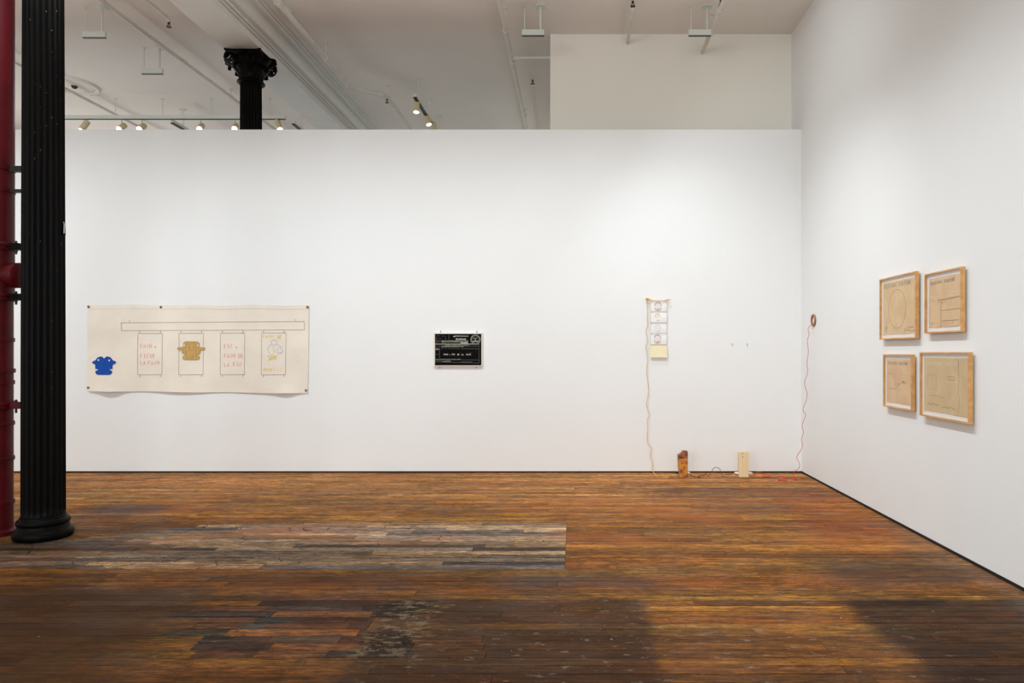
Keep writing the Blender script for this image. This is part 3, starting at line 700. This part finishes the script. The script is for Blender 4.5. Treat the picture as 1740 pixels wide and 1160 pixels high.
b.stroke(ell(466.8, 581.5, 4.8, 4.6), .6, fn); b.stroke([(462.5, 584.5), (458, 588), (455.6, 593), (457.5, 598.5), (461, 600.5)], .6, fn)
b.stroke([(471, 583.5), (478, 589), (481.8, 596), (479, 600), (473, 600)], .6, fn); b.stroke([(464.5, 588), (466, 594), (465.5, 600), (469.5, 592.5), (471, 600.5)], .6, fn); b.stroke(ell(476.5, 595, 4.2, 4.6), .5, fn)
part(b, 'pencil_figure', M_bluegrey, cloth, kind='stuff')
# blue head cut-out
half = [(238, 668), (226, 653), (208, 643), (186, 647), (168, 656), (156, 672), (149, 682), (135, 688), (121, 695), (111, 704), (123, 716), (136, 724), (148, 730), (149, 772), (166, 772), (182, 781), (168, 788), (152, 794), (150, 806), (160, 824), (176, 833), (200, 833), (238, 829)]
out = [at(p) for p in half] + [at((2 * 238.5 - p[0], p[1])) for p in half[::-1][1:-1]]
def fan_flat(B, outline, fn, cx_):
    """outline symmetric about cx_: strips between mirrored halves"""
    n = len(outline) // 2 + 1
    L_ = outline[:n]; Rr = [outline[0]] + outline[n:][::-1] + [outline[n - 1]]
    B.quad_grid([[fn(*p) for p in L_], [fn((p[0] + q[0]) / 2, max((p[1] + q[1]) / 2, outline[0][1])) for p, q in zip(L_, Rr)], [fn(*p) for p in Rr]])
b = MB(); fan_flat(b, out, bmap(.006), 0); fan_flat(b, out, bmap(.002), 0)
hd = part(b, 'blue_head', M_blue, can)
for p in ((180, 680), (294, 684)):
    c = at(p); b = MB(); b.prism(ell(c[0], c[1], 1.3, 1.4, n=14)[:-1], bmap(.0075), bmap(.003)); part(b, 'eye', M_white, hd)
hr = [(-22, 487), (30, 487), (50, 492), (62, 508), (62, 546), (90, 549), (116, 550), (123, 565), (108, 580), (78, 582), (73, 590), (73, 612), (48, 622), (40, 628), (60, 636), (66, 648), (66, 666), (48, 678), (-22, 680)]
Rr = [(330 + p[0] / 6.105, 500 + p[1] / 6.105) for p in hr]; ax = Rr[0][0]
out = [Rr[0]] + [(2 * ax - p[0], p[1]) for p in Rr[1:-1]] + [Rr[-1]] + Rr[1:-1][::-1]
b = MB(); fan_flat(b, out, bmap(.006), 0); fan_flat(b, out, bmap(.002), 0)
hd = part(b, 'tan_head', M_tan, can)
for sx_ in (-1, 1):
    b = MB(); b.prism(ell(ax + sx_ * 11.6, 586.5, 1.1, 1.7, n=14)[:-1], bmap(.0075), bmap(.003)); part(b, 'eye', M_canvas, hd)

# ---------------- black telegram in a pale frame
M_pale = mat('pale_wood_frame', (232, 222, 205), 0.6, var=0.06, vscale=10, vsc3=(.3, 1, 4))
M_black = mat('black_photostat', (15, 14, 13), 0.8, var=0.2, vscale=30, spec=0.08)
M_print = mat('white_print', (226, 224, 214), 0.7); M_print2 = mat('greenish_print', (124, 126, 108), 0.8, var=.5, vscale=60, lo=.45, hi=.55); M_print3 = mat('dim_print', (104, 100, 94), 0.8)
tel = empty('framed_telegram', (wx(779), YB, wz(594)), 'black printed telegram sheet in a thin pale frame on the wall', 'framed print')
def tmap(d): return lambda px, py: (wx(px), YB - d, wz(py))
x0, x1, y0, y1 = 738.3, 820.2, 565.6, 622.2; fw = 1.7
b = MB().box(wx(x0), wx(x1), YB - .010, YB - .004, wz(y1), wz(y0)); part(b, 'backboard', M_pale, tel)
for nm, (a, c, e, f_) in (('frame_rail', (x0, x1, y0, y0 + fw)), ('frame_rail', (x0, x1, y1 - fw, y1)), ('frame_stile', (x0, x0 + fw, y0 + fw, y1 - fw)), ('frame_stile', (x1 - fw, x1, y0 + fw, y1 - fw))):
    bevel(part(MB().box(wx(a), wx(c), YB - .034, YB - .010, wz(f_), wz(e)), nm, M_pale, tel), .0015)
bs = part(MB().box(wx(x0 + fw), wx(x1 - fw), YB - .024, YB - .0105, wz(y1 - fw), wz(y0 + fw)), 'black_sheet', M_black, tel)
fn = tmap(.0246)
def tc(c): return (720 + c[0] / 12.892, 550 + c[1] / 12.892)
def trect(B, a, c, e, f_): B.stroke([tc((a, (e + f_) / 2)), tc((c, (e + f_) / 2))], (f_ - e) / 12.892, fn)
b = MB()
text(b, 'FAIM', *tc((452, 685)), 2.4, 1.4, .35, .5, fn); text(b, '=', *tc((570, 690)), 1.8, 1.6, 0, .4, fn); text(b, 'FIN', *tc((630, 685)), 2.4, 1.3, .35, .5, fn); text(b, 'DE', *tc((748, 688)), 2.3, 1.4, .35, .5, fn); text(b, 'LA', *tc((838, 688)), 2.3, 1.4, .35, .5, fn); text(b, 'FAIM', *tc((942, 688)), 2.4, 1.5, .35, .5, fn)
text(b, 'TELEGRAMME', *tc((708, 352)), 2.4, 1.45, .35, .5, fn); b.prism([tc(p) for p in ((655, 262), (680, 275), (712, 250), (705, 278), (680, 290), (660, 282))], tmap(.0246), tmap(.020))
text(b, 'WEST', *tc((722, 280)), 1.7, 1.2, .3, .4, fn); text(b, 'TELEGRAMME', *tc((800, 280)), 1.5, 1.15, .3, .4, fn)
trect(b, 1085, 1200, 374, 388); text(b, 'N', *tc((1100, 332)), 1.8, 1.6, .4, .5, fn); text(b, 'LT', *tc((1135, 330)), 1.6, 1.4, .5, .5, fn); text(b, 'N', *tc((1130, 362)), 1.2, 1.6, 0, .5, fn)
trect(b, 820, 978, 412, 426); trect(b, 250, 1225, 437, 444)
part(b, 'white_print', M_print, bs, kind='stuff')
b = MB(); cc = tc((1140, 345)); b.stroke(ell(cc[0], cc[1], 7.2, 7.2, n=40), 2.2, fn); part(b, 'round_stamp', M_print3, bs)['label'] = 'round postmark stamp'
b = MB(); b.stroke(ell(cc[0], cc[1], 8.3, 8.3, n=40), .4, fn); b.stroke(ell(cc[0], cc[1], 6.1, 6.1, n=40), .4, fn)
for k_ in range(14):
    a = 2 * PI * k_ / 14; b.stroke([(cc[0] + 6.6 * math.cos(a), cc[1] + 6.6 * math.sin(a)), (cc[0] + 7.8 * math.cos(a + .12), cc[1] + 7.8 * math.sin(a + .12))], .7, fn)
part(b, 'stamp_ring', M_print, bs, kind='stuff')
b = MB()
trect(b, 400, 980, 362, 408); trect(b, 470, 1000, 448, 478); trect(b, 390, 880, 482, 512); trect(b, 260, 820, 768, 790); trect(b, 410, 600, 812, 835); trect(b, 260, 340, 535, 575); part(b, 'print_bands', M_print2, bs, kind='stuff')
b = MB()
for seg in (((262, 460), (1222, 460)), ((262, 455), (262, 830)), ((1218, 470), (1218, 858)), ((262, 832), (1218, 856)), ((355, 478), (355, 750)), ((560, 240), (560, 350)), ((485, 280), (485, 350)), ((290, 290), (290, 430)), ((850, 495), (1200, 495)), ((830, 790), (1210, 793)), ((820, 832), (1065, 832)), ((290, 395), (390, 395)), ((290, 370), (390, 370)), ((830, 547), (1200, 547))):
    b.stroke([tc(seg[0]), tc(seg[1])], .55, fn)
for (x, y, l) in ((290, 262, 75), (395, 268, 75), (330, 320, 60), (385, 545, 60), (475, 542, 40), (540, 542, 60), (615, 542, 110), (730, 548, 70), (490, 800, 100), (280, 500, 55), (285, 670, 55), (280, 805, 130), (400, 424, 90), (1000, 640, 60)):
    p = tc((x, y)); squiggle(b, p[0], p[1], l / 12.892, .55, max(4, l // 9), .45, fn)
part(b, 'dim_print', M_print3, bs, kind='stuff')
for hx, hy, up in ((372, 160, 1), (1165, 165, 1), (355, 970, -1), (1150, 965, -1)):
    p = tc((hx, hy)); B = MB(); B.tube([(wx(p[0]), YB - .004, wz(p[1])), (wx(p[0]), YB - .012, wz(p[1])), (wx(p[0]), YB - .014, wz(p[1] + 2.2 * up))], .005 if up > 0 else .0035, 8)
    part(B, 'mirror_hook', M_steel, tel)

# ---------------- hanging sheets
M_paper = mat('white_paper', (243, 241, 238), 0.8, var=.015); M_cream = mat('cream_card', (244, 231, 192), 0.8, var=.05, vscale=12)
M_tape = mat('yellow_wood_dowel', (233, 196, 130), 0.55, var=.15, vscale=30); M_thread = mat('pale_string', (226, 208, 180), 0.9)
M_ystr = mat('yellow_string', (226, 196, 130), 0.9, rgb2=(214, 160, 70), vscale=9); M_rstr = mat('red_string', (214, 60, 44), 0.9, rgb2=(216, 92, 84), vscale=3); M_pstr = mat('purple_string', (96, 58, 70), 0.9, rgb2=(70, 44, 60), vscale=10)
hs = empty('hanging_sheets', (wx(1117), YB, wz(557)), 'column of small face drawings hung below a thin yellow stick', 'drawing')
def hc(c): return (1080 + c[0] / 8.923, 490 + c[1] / 8.923)
def hmap(d): return lambda x, y: (wx(hc((x, y))[0]), YB - d, wz(hc((x, y))[1]))
P3 = hmap(.035)
part(MB().tube([P3(150, 160), P3(195, 166), P3(240, 183), P3(300, 188), P3(420, 189), P3(455, 180), P3(510, 168)], [.012, .012, .006, .006, .006, .010, .009], 10), 'stick', M_tape, hs, auto=60)
part(MB().tube([P3(150, 160), P3(195, 168)], .0135, 10), 'stick_end', mat('orange_tape', (226, 160, 70), .6, var=.2, vscale=60), hs)
for i, (ya, yb) in enumerate(((196, 350), (354, 518), (523, 682), (686, 850))):
    wob = .004 * math.sin(i * 2)
    rows = [[(hmap(.016 + .008 * math.sin(PI * v) * (.4 + .6 * u) + wob)(222 + (468 - 222) * u, ya + (yb - ya) * v)) for u in [k / 6 for k in range(7)]] for v in [k / 6 for k in range(7)]]
    B = MB(); B.quad_grid(rows); B.quad_grid([[(p[0], p[1] + .002, p[2]) for p in r] for r in rows])
    sh = part(B, 'sheet', M_paper, hs, smooth=True)
    fn = hmap(.030)
    part(MB().tube([hmap(.028)(222, yb + 2), hmap(.028)(468, yb + 2)], .0024, 6), 'fold_thread', M_dark if False else mat('grey_thread', (186, 170, 150), .9), hs)
    B = MB()
    for xx in (236, 452): B.stroke([(xx, ya - 8), (xx, ya + 14)], 5, fn)
    part(B, 'stitch', MATS['grey_thread'], sh, kind='stuff')
    cxx, cyy_ = (335, 325, 335, 328)[i], ya + 80; B = MB()
    if i in (0, 3):
        for k_ in range(11):
            a = PI * (1.05 + .9 * k_ / 10); B.stroke([(cxx + 40 * math.cos(a), cyy_ - 10 + 48 * math.sin(a)), (cxx + 56 * math.cos(a + .1), cyy_ - 10 + 66 * math.sin(a + .1))], 8, fn)
        B.stroke(ell(cxx, cyy_ + 4, 46, 62, .1, PI - .1, 14), 5, fn)
        part(B, 'face_lines', mat('charcoal_line', (160, 160, 170), .9), sh, kind='stuff')
        B = MB(); B.prism(ell(cxx, cyy_ + 5, 26, 40, n=16)[:-1], hmap(.0295), hmap(.026)); part(B, 'blush', mat('pink_wash', (242, 222, 218), .9), sh, kind='stuff')
        B = MB(); B.prism(ell(cxx, cyy_ + 42, 7, 7, n=10)[:-1], hmap(.0305), hmap(.027)); B.prism(ell(cxx, cyy_ - 6, 4, 4, n=8)[:-1], hmap(.0305), hmap(.027)); part(B, 'mouth', mat('rose_dot', (214, 128, 130), .9), sh, kind='stuff')
    elif i == 1:
        for k_ in range(9):
            a = PI * (1.02 + .96 * k_ / 8); B.stroke([(cxx + 30 * math.cos(a), cyy_ - 14 + 26 * math.sin(a)), (cxx + 44 * math.cos(a), cyy_ - 14 + 42 * math.sin(a))], 11, fn)
        part(B, 'face_lines', M_yellow, sh, kind='stuff'); B = MB(); B.stroke([(cxx - 12, cyy_ + 55), (cxx + 28, cyy_ + 52)], 5, fn); B.stroke([(cxx - 12, cyy_ - 4), (cxx + 8, cyy_ - 2)], 6, fn); part(B, 'mouth', MATS['rose_dot'], sh, kind='stuff')
    else:
        for k_ in range(9):
            a = PI * (1.02 + .96 * k_ / 8); B.stroke([(cxx + 34 * math.cos(a), cyy_ - 10 + 30 * math.sin(a)), (cxx + 50 * math.cos(a), cyy_ - 10 + 46 * math.sin(a))], 6, fn)
        B.stroke(ell(cxx, cyy_ + 10, 36, 46, .1, PI - .1, 14), 4, fn)
        part(B, 'face_lines', mat('pale_green_line', (206, 216, 208), .9), sh, kind='stuff'); B = MB()
        for ex, ey, er in ((-18, 2, 4), (18, 2, 4), (0, 44, 6)): B.prism(ell(cxx + ex, cyy_ + ey, er, er, n=10)[:-1], hmap(.0305), hmap(.027))
        part(B, 'mouth', mat('charcoal_line', (160, 160, 170), .9), sh, kind='stuff')
rows = [[hmap(.024 + .012 * v)(218 + (474 - 218) * u, 852 + (1046 - 852) * v) for u in (0, .5, 1)] for v in (0, .33, .66, 1)]
B = MB(); B.quad_grid(rows); B.quad_grid([[(p[0], p[1] + .004, p[2]) for p in r] for r in rows]); part(B, 'card', M_cream, hs)['label'] = 'cream card at the bottom'
part(MB().tube([hmap(.033)(222, 200), hmap(.03)(222, 850)], .0012, 5), 'edge_thread', M_thread, hs); part(MB().tube([hmap(.033)(470, 200), hmap(.03)(472, 850)], .0012, 5), 'edge_thread', M_thread, hs)

def smooth_pts(pts, n=4):
    P_ = [Vector(p) for p in pts]; o = []
    for i in range(len(P_) - 1):
        p0, p1, p2, p3 = P_[max(i - 1, 0)], P_[i], P_[i + 1], P_[min(i + 2, len(P_) - 1)]
        for k_ in range(n):
            t = k_ / n; o.append(.5 * ((2 * p1) + (-p0 + p2) * t + (2 * p0 - 5 * p1 + 4 * p2 - p3) * t * t + (-p0 + 3 * p1 - 3 * p2 + p3) * t ** 3))
    return o + [P_[-1]]
def wpt(px, py, d=.03): return (wx(px, YB - d), YB - d, wz(py, YB - d))
def fpt(px, py, h=.004):
    y = min((HC - h) * F / (py - VY), YB - .03); return (wx(px, y), y, h)
def tangle(cx_, cy_, rx, ry, n, h=.012):
    return [fpt(cx_ + rx * R.uniform(-1, 1), cy_ + ry * R.uniform(-1, 1), R.uniform(.003, h)) for _ in range(n)]
# yellow string: stick end to the floor
pts = [wpt(*hc((178, 168)), .04)] + [wpt(*hc(c), .03) for c in ((178, 300), (180, 480), (184, 560), (158, 640), (176, 740), (182, 800), (156, 890), (172, 960), (184, 1060), (182, 1130))]
pts += [wpt(1080 + c[0] / 5.045, 600 + c[1] / 5.045, .03) for c in ((96, 120), (98, 190), (110, 290), (106, 370), (94, 440), (118, 525), (100, 570), (104, 650), (100, 720), (106, 775), (138, 815), (126, 880), (150, 945), (140, 990))]
pts += [fpt(1113, 806), fpt(1116, 809), fpt(1124, 807), fpt(1127, 811), fpt(1134, 811.5), fpt(1140, 809), fpt(1141, 805.5, .02), fpt(1136, 811), fpt(1128, 809), fpt(1126, 805.5, .02), fpt(1131, 810), fpt(1142, 807), fpt(1150, 806, .02)]
tag(MB().tube(smooth_pts(pts), .0034, 6).build('yellow_string', M_ystr, smooth=True), 'thin yellow string hanging from the stick to the floor', 'string')
# purple wire between the blocks
pts = [fpt(1171, 806), fpt(1176, 808), fpt(1183, 809.5), fpt(1190, 811), fpt(1186, 808.5), fpt(1196, 807), fpt(1201, 805), fpt(1204, 809), (wx(1212, 8.1), 8.1, .06), (wx(1217, 8.1), 8.1, .075), (wx(1223, 8.1), 8.1, .055), fpt(1228, 809.5), fpt(1232, 806.5), fpt(1240, 806), fpt(1247, 803.8, .02), fpt(1250, 806), fpt(1255, 808)]
tag(MB().tube(smooth_pts(pts), .003, 6).build('purple_wire', M_pstr, smooth=True), 'dark purple wire looping along the floor between the two blocks', 'wire')
# red string from ring to floor and along to pale block
def rpt(cx_, cy_, y): return (wx(cx_, y), y, wz(cy_, y))
rs = [(1382.5, 553.6), (1376, 553.8), (1373, 560), (1375, 568), (1372, 578), (1373.5, 598), (1371, 618), (1372.5, 632), (1367.5, 648), (1369, 660), (1371.5, 667), (1370, 680), (1365, 693), (1366, 700), (1369, 705), (1363, 722), (1365.5, 735), (1362, 745), (1363.5, 758), (1356, 772), (1354, 778), (1359, 788), (1357, 796), (1349.5, 801), (1348.5, 807)]
pts = [rpt(a, c, 7.70 + .16 * i / len(rs)) for i, (a, c) in enumerate(rs)]
pts += [fpt(1350, 812)] + tangle(1352, 813, 4, 2.4, 8) + [fpt(1340, 811)] + tangle(1330, 815, 8, 2.2, 16) + [fpt(1336, 812), fpt(1326, 808), fpt(1318, 810)] + tangle(1302, 809, 9, 2.2, 12) + [fpt(1297, 806), (wx(1294, 8.0), 8.0, .035), (wx(1287, 8.0), 8.0, .04), fpt(1284, 805.5, .012), fpt(1279, 805.5, .02)]
tag(MB().tube(smooth_pts(pts), .0028, 6).build('red_string', M_rstr, smooth=True), 'long red string from the wooden ring down to a tangle on the floor', 'string')

# ring on the right wall
M_ring = mat('brown_wood_ring', (172, 122, 84), 0.5, rgb2=(140, 92, 58), vscale=20)
ry_, rz_ = XR * F / (1384.3 - VX) + .02, wz(543.6, 7.72)
rg = empty('wooden_ring', (XR, ry_, rz_), 'small brown wooden ring fixed to the right wall near the corner', 'ring')
B = MB(); RO, RI = .071, .045
rows = []
for k_ in range(40):
    a = 2 * PI * k_ / 40; cs, sn = math.cos(a), math.sin(a)
    rows.append([(XR - d, ry_ + r * cs, rz_ + r * sn) for r, d in ((RO - .002, .002), (RO, .005), (RO, .012), (RO - .004, .016), (RI + .004, .016), (RI, .012), (RI, .005), (RI + .002, .002))])
B.quad_grid(rows, True, True); part(B, 'ring_body', M_ring, rg, auto=50)
part(MB().tube([(XR - .002, ry_, rz_ - .06), (XR - .02, ry_, rz_ - .085), (XR - .025, ry_, rz_ - .10)], .007, 8), 'tie', mat('tie_cream', (230, 196, 150), .8), rg)

# two small wall clips
for px, lab in ((1244.3, 'tiny steel hook on the bare wall, left of a pair'), (1269.6, 'tiny steel hook on the bare wall, right of a pair')):
    root = empty('wall_hook', (wx(px), YB, wz(586.5)), lab, 'hook', 'pair of tiny wall hooks')
    part(MB().tube([wpt(px, 584.5, .0), wpt(px, 584.5, .012), wpt(px + .6, 586.5, .016), wpt(px, 588.2, .010)], .0028, 8), 'hook', M_hook, root)
    part(MB().tube([wpt(px, 584.3, .0), wpt(px, 584.3, .004)], 0.007, 12), 'plate', M_hook, root)

# ---------------- the two blocks
yb0 = fy(810.6)
M_rust = mat('scorched_orange_block', (206, 134, 52), 0.6, rgb2=(122, 66, 40), vscale=14, lo=.42, hi=.66, bump=.4, bscale=50)
M_cap = mat('scorched_cap', (172, 100, 48), 0.6, rgb2=(98, 56, 48), vscale=16, bump=.4, bscale=50)
M_pine = mat('pale_pine', (240, 214, 170), 0.55, var=.08, vscale=5, vsc3=(14, 1, .7), bump=.05)
def kc(c): return (1140 + c[0] / 17.85, 755 + c[1] / 17.85)
k1 = empty('scorched_block', (wx(1161, yb0), yb0, 0), 'orange brown scorched block with a notched top standing by the wall', 'block')
def kmap(d): return lambda x, y: (wx(kc((x, y))[0], yb0), yb0 + d, max(0.0, wz(kc((x, y))[1], yb0)))
body = [(222, 428), (514, 428), (516, 600), (515, 992), (256, 992), (250, 860), (228, 700)]
o = part(MB().prism(body, kmap(0), kmap(.055)), 'block_body', M_rust, k1); bevel(o, .003)
cap = [(222, 428), (218, 312), (262, 296), (320, 262), (352, 206), (380, 186), (430, 196), (500, 198), (516, 240), (514, 428)]
o = part(MB().prism(cap, kmap(-.001), kmap(.055)), 'block_cap', M_cap, k1); bevel(o, .002)
for h in ((340, 575), (460, 565), (418, 690)):
    part(MB().prism(ell(h[0], h[1], 15, 15, n=12)[:-1], kmap(-.0015), kmap(.01)), 'hole', M_dark, k1)
part(MB().tube([kmap(.03)(145, 858), kmap(.03)(235, 868)], .011, 10), 'peg', M_dark, k1); part(MB().tube([kmap(.03)(510, 870), kmap(.03)(585, 866)], .010, 10), 'peg', M_white, k1)
k2 = empty('pine_block', (wx(1263.5, yb0), yb0, 0), 'pale plain pine block standing upright near the corner', 'block')
def pmap(d): return lambda x, y: (wx(x, yb0), yb0 + d, max(0.0, wz(y, yb0)))
o = part(MB().prism([(1255.4, 767.8), (1272.2, 767), (1272.4, 810.6), (1256, 810.6)], pmap(0), pmap(.05)), 'block_body', M_pine, k2); bevel(o, .002)
B = MB(); f_ = pmap(-.0008); B.stroke([(1261, 769.5), (1262.6, 769.8), (1262.4, 771.6)], .6, f_); B.stroke([(1262.2, 774.5), (1262.4, 777.5)], .6, f_)
part(B, 'pencil_mark', M_dark, k2)
for a, c in ((1248.5, 1256), (1272, 1280)): part(MB().tube([pmap(.03)(a, 803.8), pmap(.03)((a + c) / 2, 804.2), pmap(.03)(c, 804.6)], [.006, .013, .011] if a < 1260 else [.013, .013, .006], 10), 'peg', M_white, k2)

# ---------------- four framed drawings on the right wall
M_oak = mat('oak_frame', (222, 170, 108), 0.5, rgb2=(206, 150, 88), vscale=6, vsc3=(4, 1, 4)); M_mat = mat('white_mount', (246, 244, 238), 0.8)
M_kraft = mat('kraft_paper', (234, 202, 152), 0.85, rgb2=(226, 190, 136), vscale=6, bump=.15, bscale=30); M_kraft2 = mat('olive_kraft_paper', (224, 194, 144), 0.85, rgb2=(216, 184, 132), vscale=6, bump=.15, bscale=30)
M_kraft3 = mat('pinkish_kraft_paper', (236, 198, 150), 0.85, rgb2=(226, 184, 136), vscale=6, bump=.15, bscale=30)
M_grey = mat('grey_chalk', (150, 132, 100), .9); M_rust_l = mat('rust_line', (198, 146, 106), .9); M_ink = mat('ink_line', (122, 110, 90), .9); M_chalk = mat('white_chalk', (232, 216, 192), .9); M_tape2 = mat('brown_tape', (196, 150, 88), .7)
glass = bpy.data.materials.new('picture_glass'); glass.use_nodes = True; t = NT(glass); t.n.remove(t.n['Principled BSDF'])
fr = t.new('ShaderNodeFresnel', {'IOR': 1.35}); tr = t.new('ShaderNodeBsdfTransparent', {'Color': (.98, .98, .98, 1)}); gl = t.new('ShaderNodeBsdfGlossy', {'Roughness': 0.02})
mx = t.new('ShaderNodeMixShader', {0: t.m('MULTIPLY', fr.outputs[0], .12), 1: tr.outputs[0], 2: gl.outputs[0]}); t.t.links.new(mx.outputs[0], t.n['Material Output'].inputs[0])
XF = XR - .045
def frame(label, pxl, pxr, pyt, pyb, paper, draw):
    d = XF / (pxl - VX); ya, yb = XF * F / (pxl - VX), XF * F / (pxr - VX); zt, zb = HC + (VY - pyt) * d, HC + (VY - pyb) * d
    root = empty('framed_drawing', (XR, (ya + yb) / 2, zb), label, 'framed drawing', 'oak framed drawings on the right wall'); bw = .011
    for nm, a in (('frame_rail', (XF, XF + .03, yb, ya, zt - bw, zt)), ('frame_rail', (XF, XF + .03, yb, ya, zb, zb + bw)), ('frame_stile', (XF, XF + .03, yb, yb + bw, zb + bw, zt - bw)), ('frame_stile', (XF, XF + .03, ya - bw, ya, zb + bw, zt - bw))):
        part(MB().box(*a), nm, M_oak, root)
    part(MB().box(XF + .018, XF + .028, yb + bw, ya - bw, zb + bw, zt - bw), 'mount', M_mat, root)
    part(MB().box(XF + .028, XR, yb + .06, yb + .09, zt - .1, zt - .06), 'hanger_cleat', M_dark, root)
    part(MB().box(XF + .003, XF + .005, yb + bw, ya - bw, zb + bw, zt - bw), 'glass_pane', glass, root)
    W, H_ = ya - yb - .075, zt - zb - .082
    def pm(dd): return lambda s, q: (XF + .015 - dd, ya - .040 - s * W, zb + .042 + q * H_)
    n = 16
    out = [(k_ / n, 0 + R.uniform(-.008, .012)) for k_ in range(n + 1)] + [(1, .33), (1.0, .66)] + [(1 - k_ / 6, 1 + R.uniform(-.004, .004)) for k_ in range(7)] + [(0, .66), (0, .33)]
    ps = part(MB().prism(out, pm(0), pm(-.003)), 'paper_sheet', paper, root)
    draw(ps, pm(.0008), W, H_)
def strokes(root, name, m, fn_, items, wd):
    B = MB()
    for it in items: B.stroke(it, wd, fn_)
    part(B, name, m, root, kind='stuff' if len(items) > 1 else None)
def lettering(root, name, m, fn_, s, x, y, h, wl, gap, wd, slope=0):
    B = MB()
    for chh in s:
        if chh != ' ':
            jy = R.uniform(-.006, .006)
            for pl in FONT[chh]: B.stroke([(x + a * wl, y + b_ * h + jy) for a, b_ in pl], wd, fn_)
        x += wl + gap; y += slope
    part(B, name, m, root, kind='stuff')
TS = 'TELEPATHIC SCULPTURE'
def d1(root, fn_, W, H_):
    lettering(root, 'heading', M_grey, fn_, TS, .04, .89, .075, .031, .012, .009)
    strokes(root, 'circle', M_rust_l, fn_, [ell(.46, .47, .27, .36, n=48)], .010)
    strokes(root, 'ink_marks', M_ink, fn_, [[(.09, .10), (.12, .14), (.10, .06), (.13, .04)], [(.12, .16), (.13, .12)], [(.72, .03), (.70, .07), (.74, .10)], [(.78, .12), (.82, .10), (.86, .13), (.90, .10), (.96, .12)], [(.76, .05), (.82, .07), (.88, .03), (.94, .06), (.99, .03)]], .012)
def d2(root, fn_, W, H_):
    lettering(root, 'heading', M_ink, fn_, TS, .06, .87, .06, .029, .011, .009)
    strokes(root, 'chalk_marks', M_chalk, fn_, [[(.08, .62), (.28, .62), (.28, .42), (.08, .42), (.08, .62)], [(.12, .58), (.24, .58), (.24, .46)], [(.60, .66), (.64, .70), (.70, .64), (.76, .68), (.84, .66)], [(.60, .60), (.68, .62), (.80, .60)], [(.58, .50), (.66, .52), (.74, .48), (.84, .50)]], .014)
    strokes(root, 'tape_strip', M_tape2, fn_, [[(.32, .54), (.99, .56)]], .03)
    strokes(root, 'ink_marks', M_ink, fn_, [[(.40, .50), (.405, .0)], [(.40, .48), (.46, .50), (.44, .45)], [(.42, .33), (.99, .33)], [(.42, .12), (.96, .12)], [(.09, .12), (.10, .06), (.13, .05), (.14, .11)], [(.76, .06), (.80, .13)]], .009)
def d3(root, fn_, W, H_):
    lettering(root, 'heading', M_grey, fn_, TS, .05, .87, .065, .031, .011, .010)
    strokes(root, 'ink_marks', M_grey, fn_, [[(.06, .66), (.34, .66), (.34, .34)], [(.06, .32), (.42, .32)], [(.40, .42), (.52, .46), (.44, .36), (.60, .48)]], .008)
    lettering(root, 'small_number', M_ink, fn_, '001', .66, .46, .06, .04, .012, .011)
    strokes(root, 'yellow_scrawl', M_chalk, fn_, [[(.42, .40), (.50, .44), (.48, .36), (.58, .42)]], .02)
def d4(root, fn_, W, H_):
    lettering(root, 'heading', M_chalk, fn_, TS, .10, .86, .06, .027, .010, .008)
    strokes(root, 'rectangles', M_grey, fn_, [[(.09, .68), (.30, .68), (.30, .42), (.09, .42), (.09, .68)], [(.11, .30), (.30, .31), (.48, .28)]], .005)
    B = MB()
    for (x, y, l) in ((.56, .665, .17), (.57, .61, .16)): squiggle(B, x, y, l, .015, 16, .008, fn_)
    part(B, 'handwriting', M_ink, root, kind='stuff')
    B = MB()
    for (x, y, l) in ((.10, .14, .28), (.42, .12, .30)): squiggle(B, x, y, l, .025, 22, .008, fn_)
    part(B, 'faint_writing', M_grey, root, kind='stuff')
    strokes(root, 'crease', M_rust_l, fn_, [[(.80, .98), (.815, .6), (.80, .35), (.83, .28), (.80, .05)]], .007)
frame('oak framed brown paper with a large faint circle, upper left of four', 1494.2, 1555.4, 474.7, 577, M_kraft, d1)
frame('oak framed brown paper with a tape strip and white chalk, upper right of four', 1570.5, 1633, 466.3, 566.7, M_kraft3, d2)
frame('smallest oak framed brown paper with a few lines, lower left of four', 1500.3, 1548.5, 601.6, 689.8, M_kraft3, d3)
frame('largest oak framed olive brown paper with handwriting, lower right of four', 1562.4, 1645.9, 598, 705.4, M_kraft2, d4)
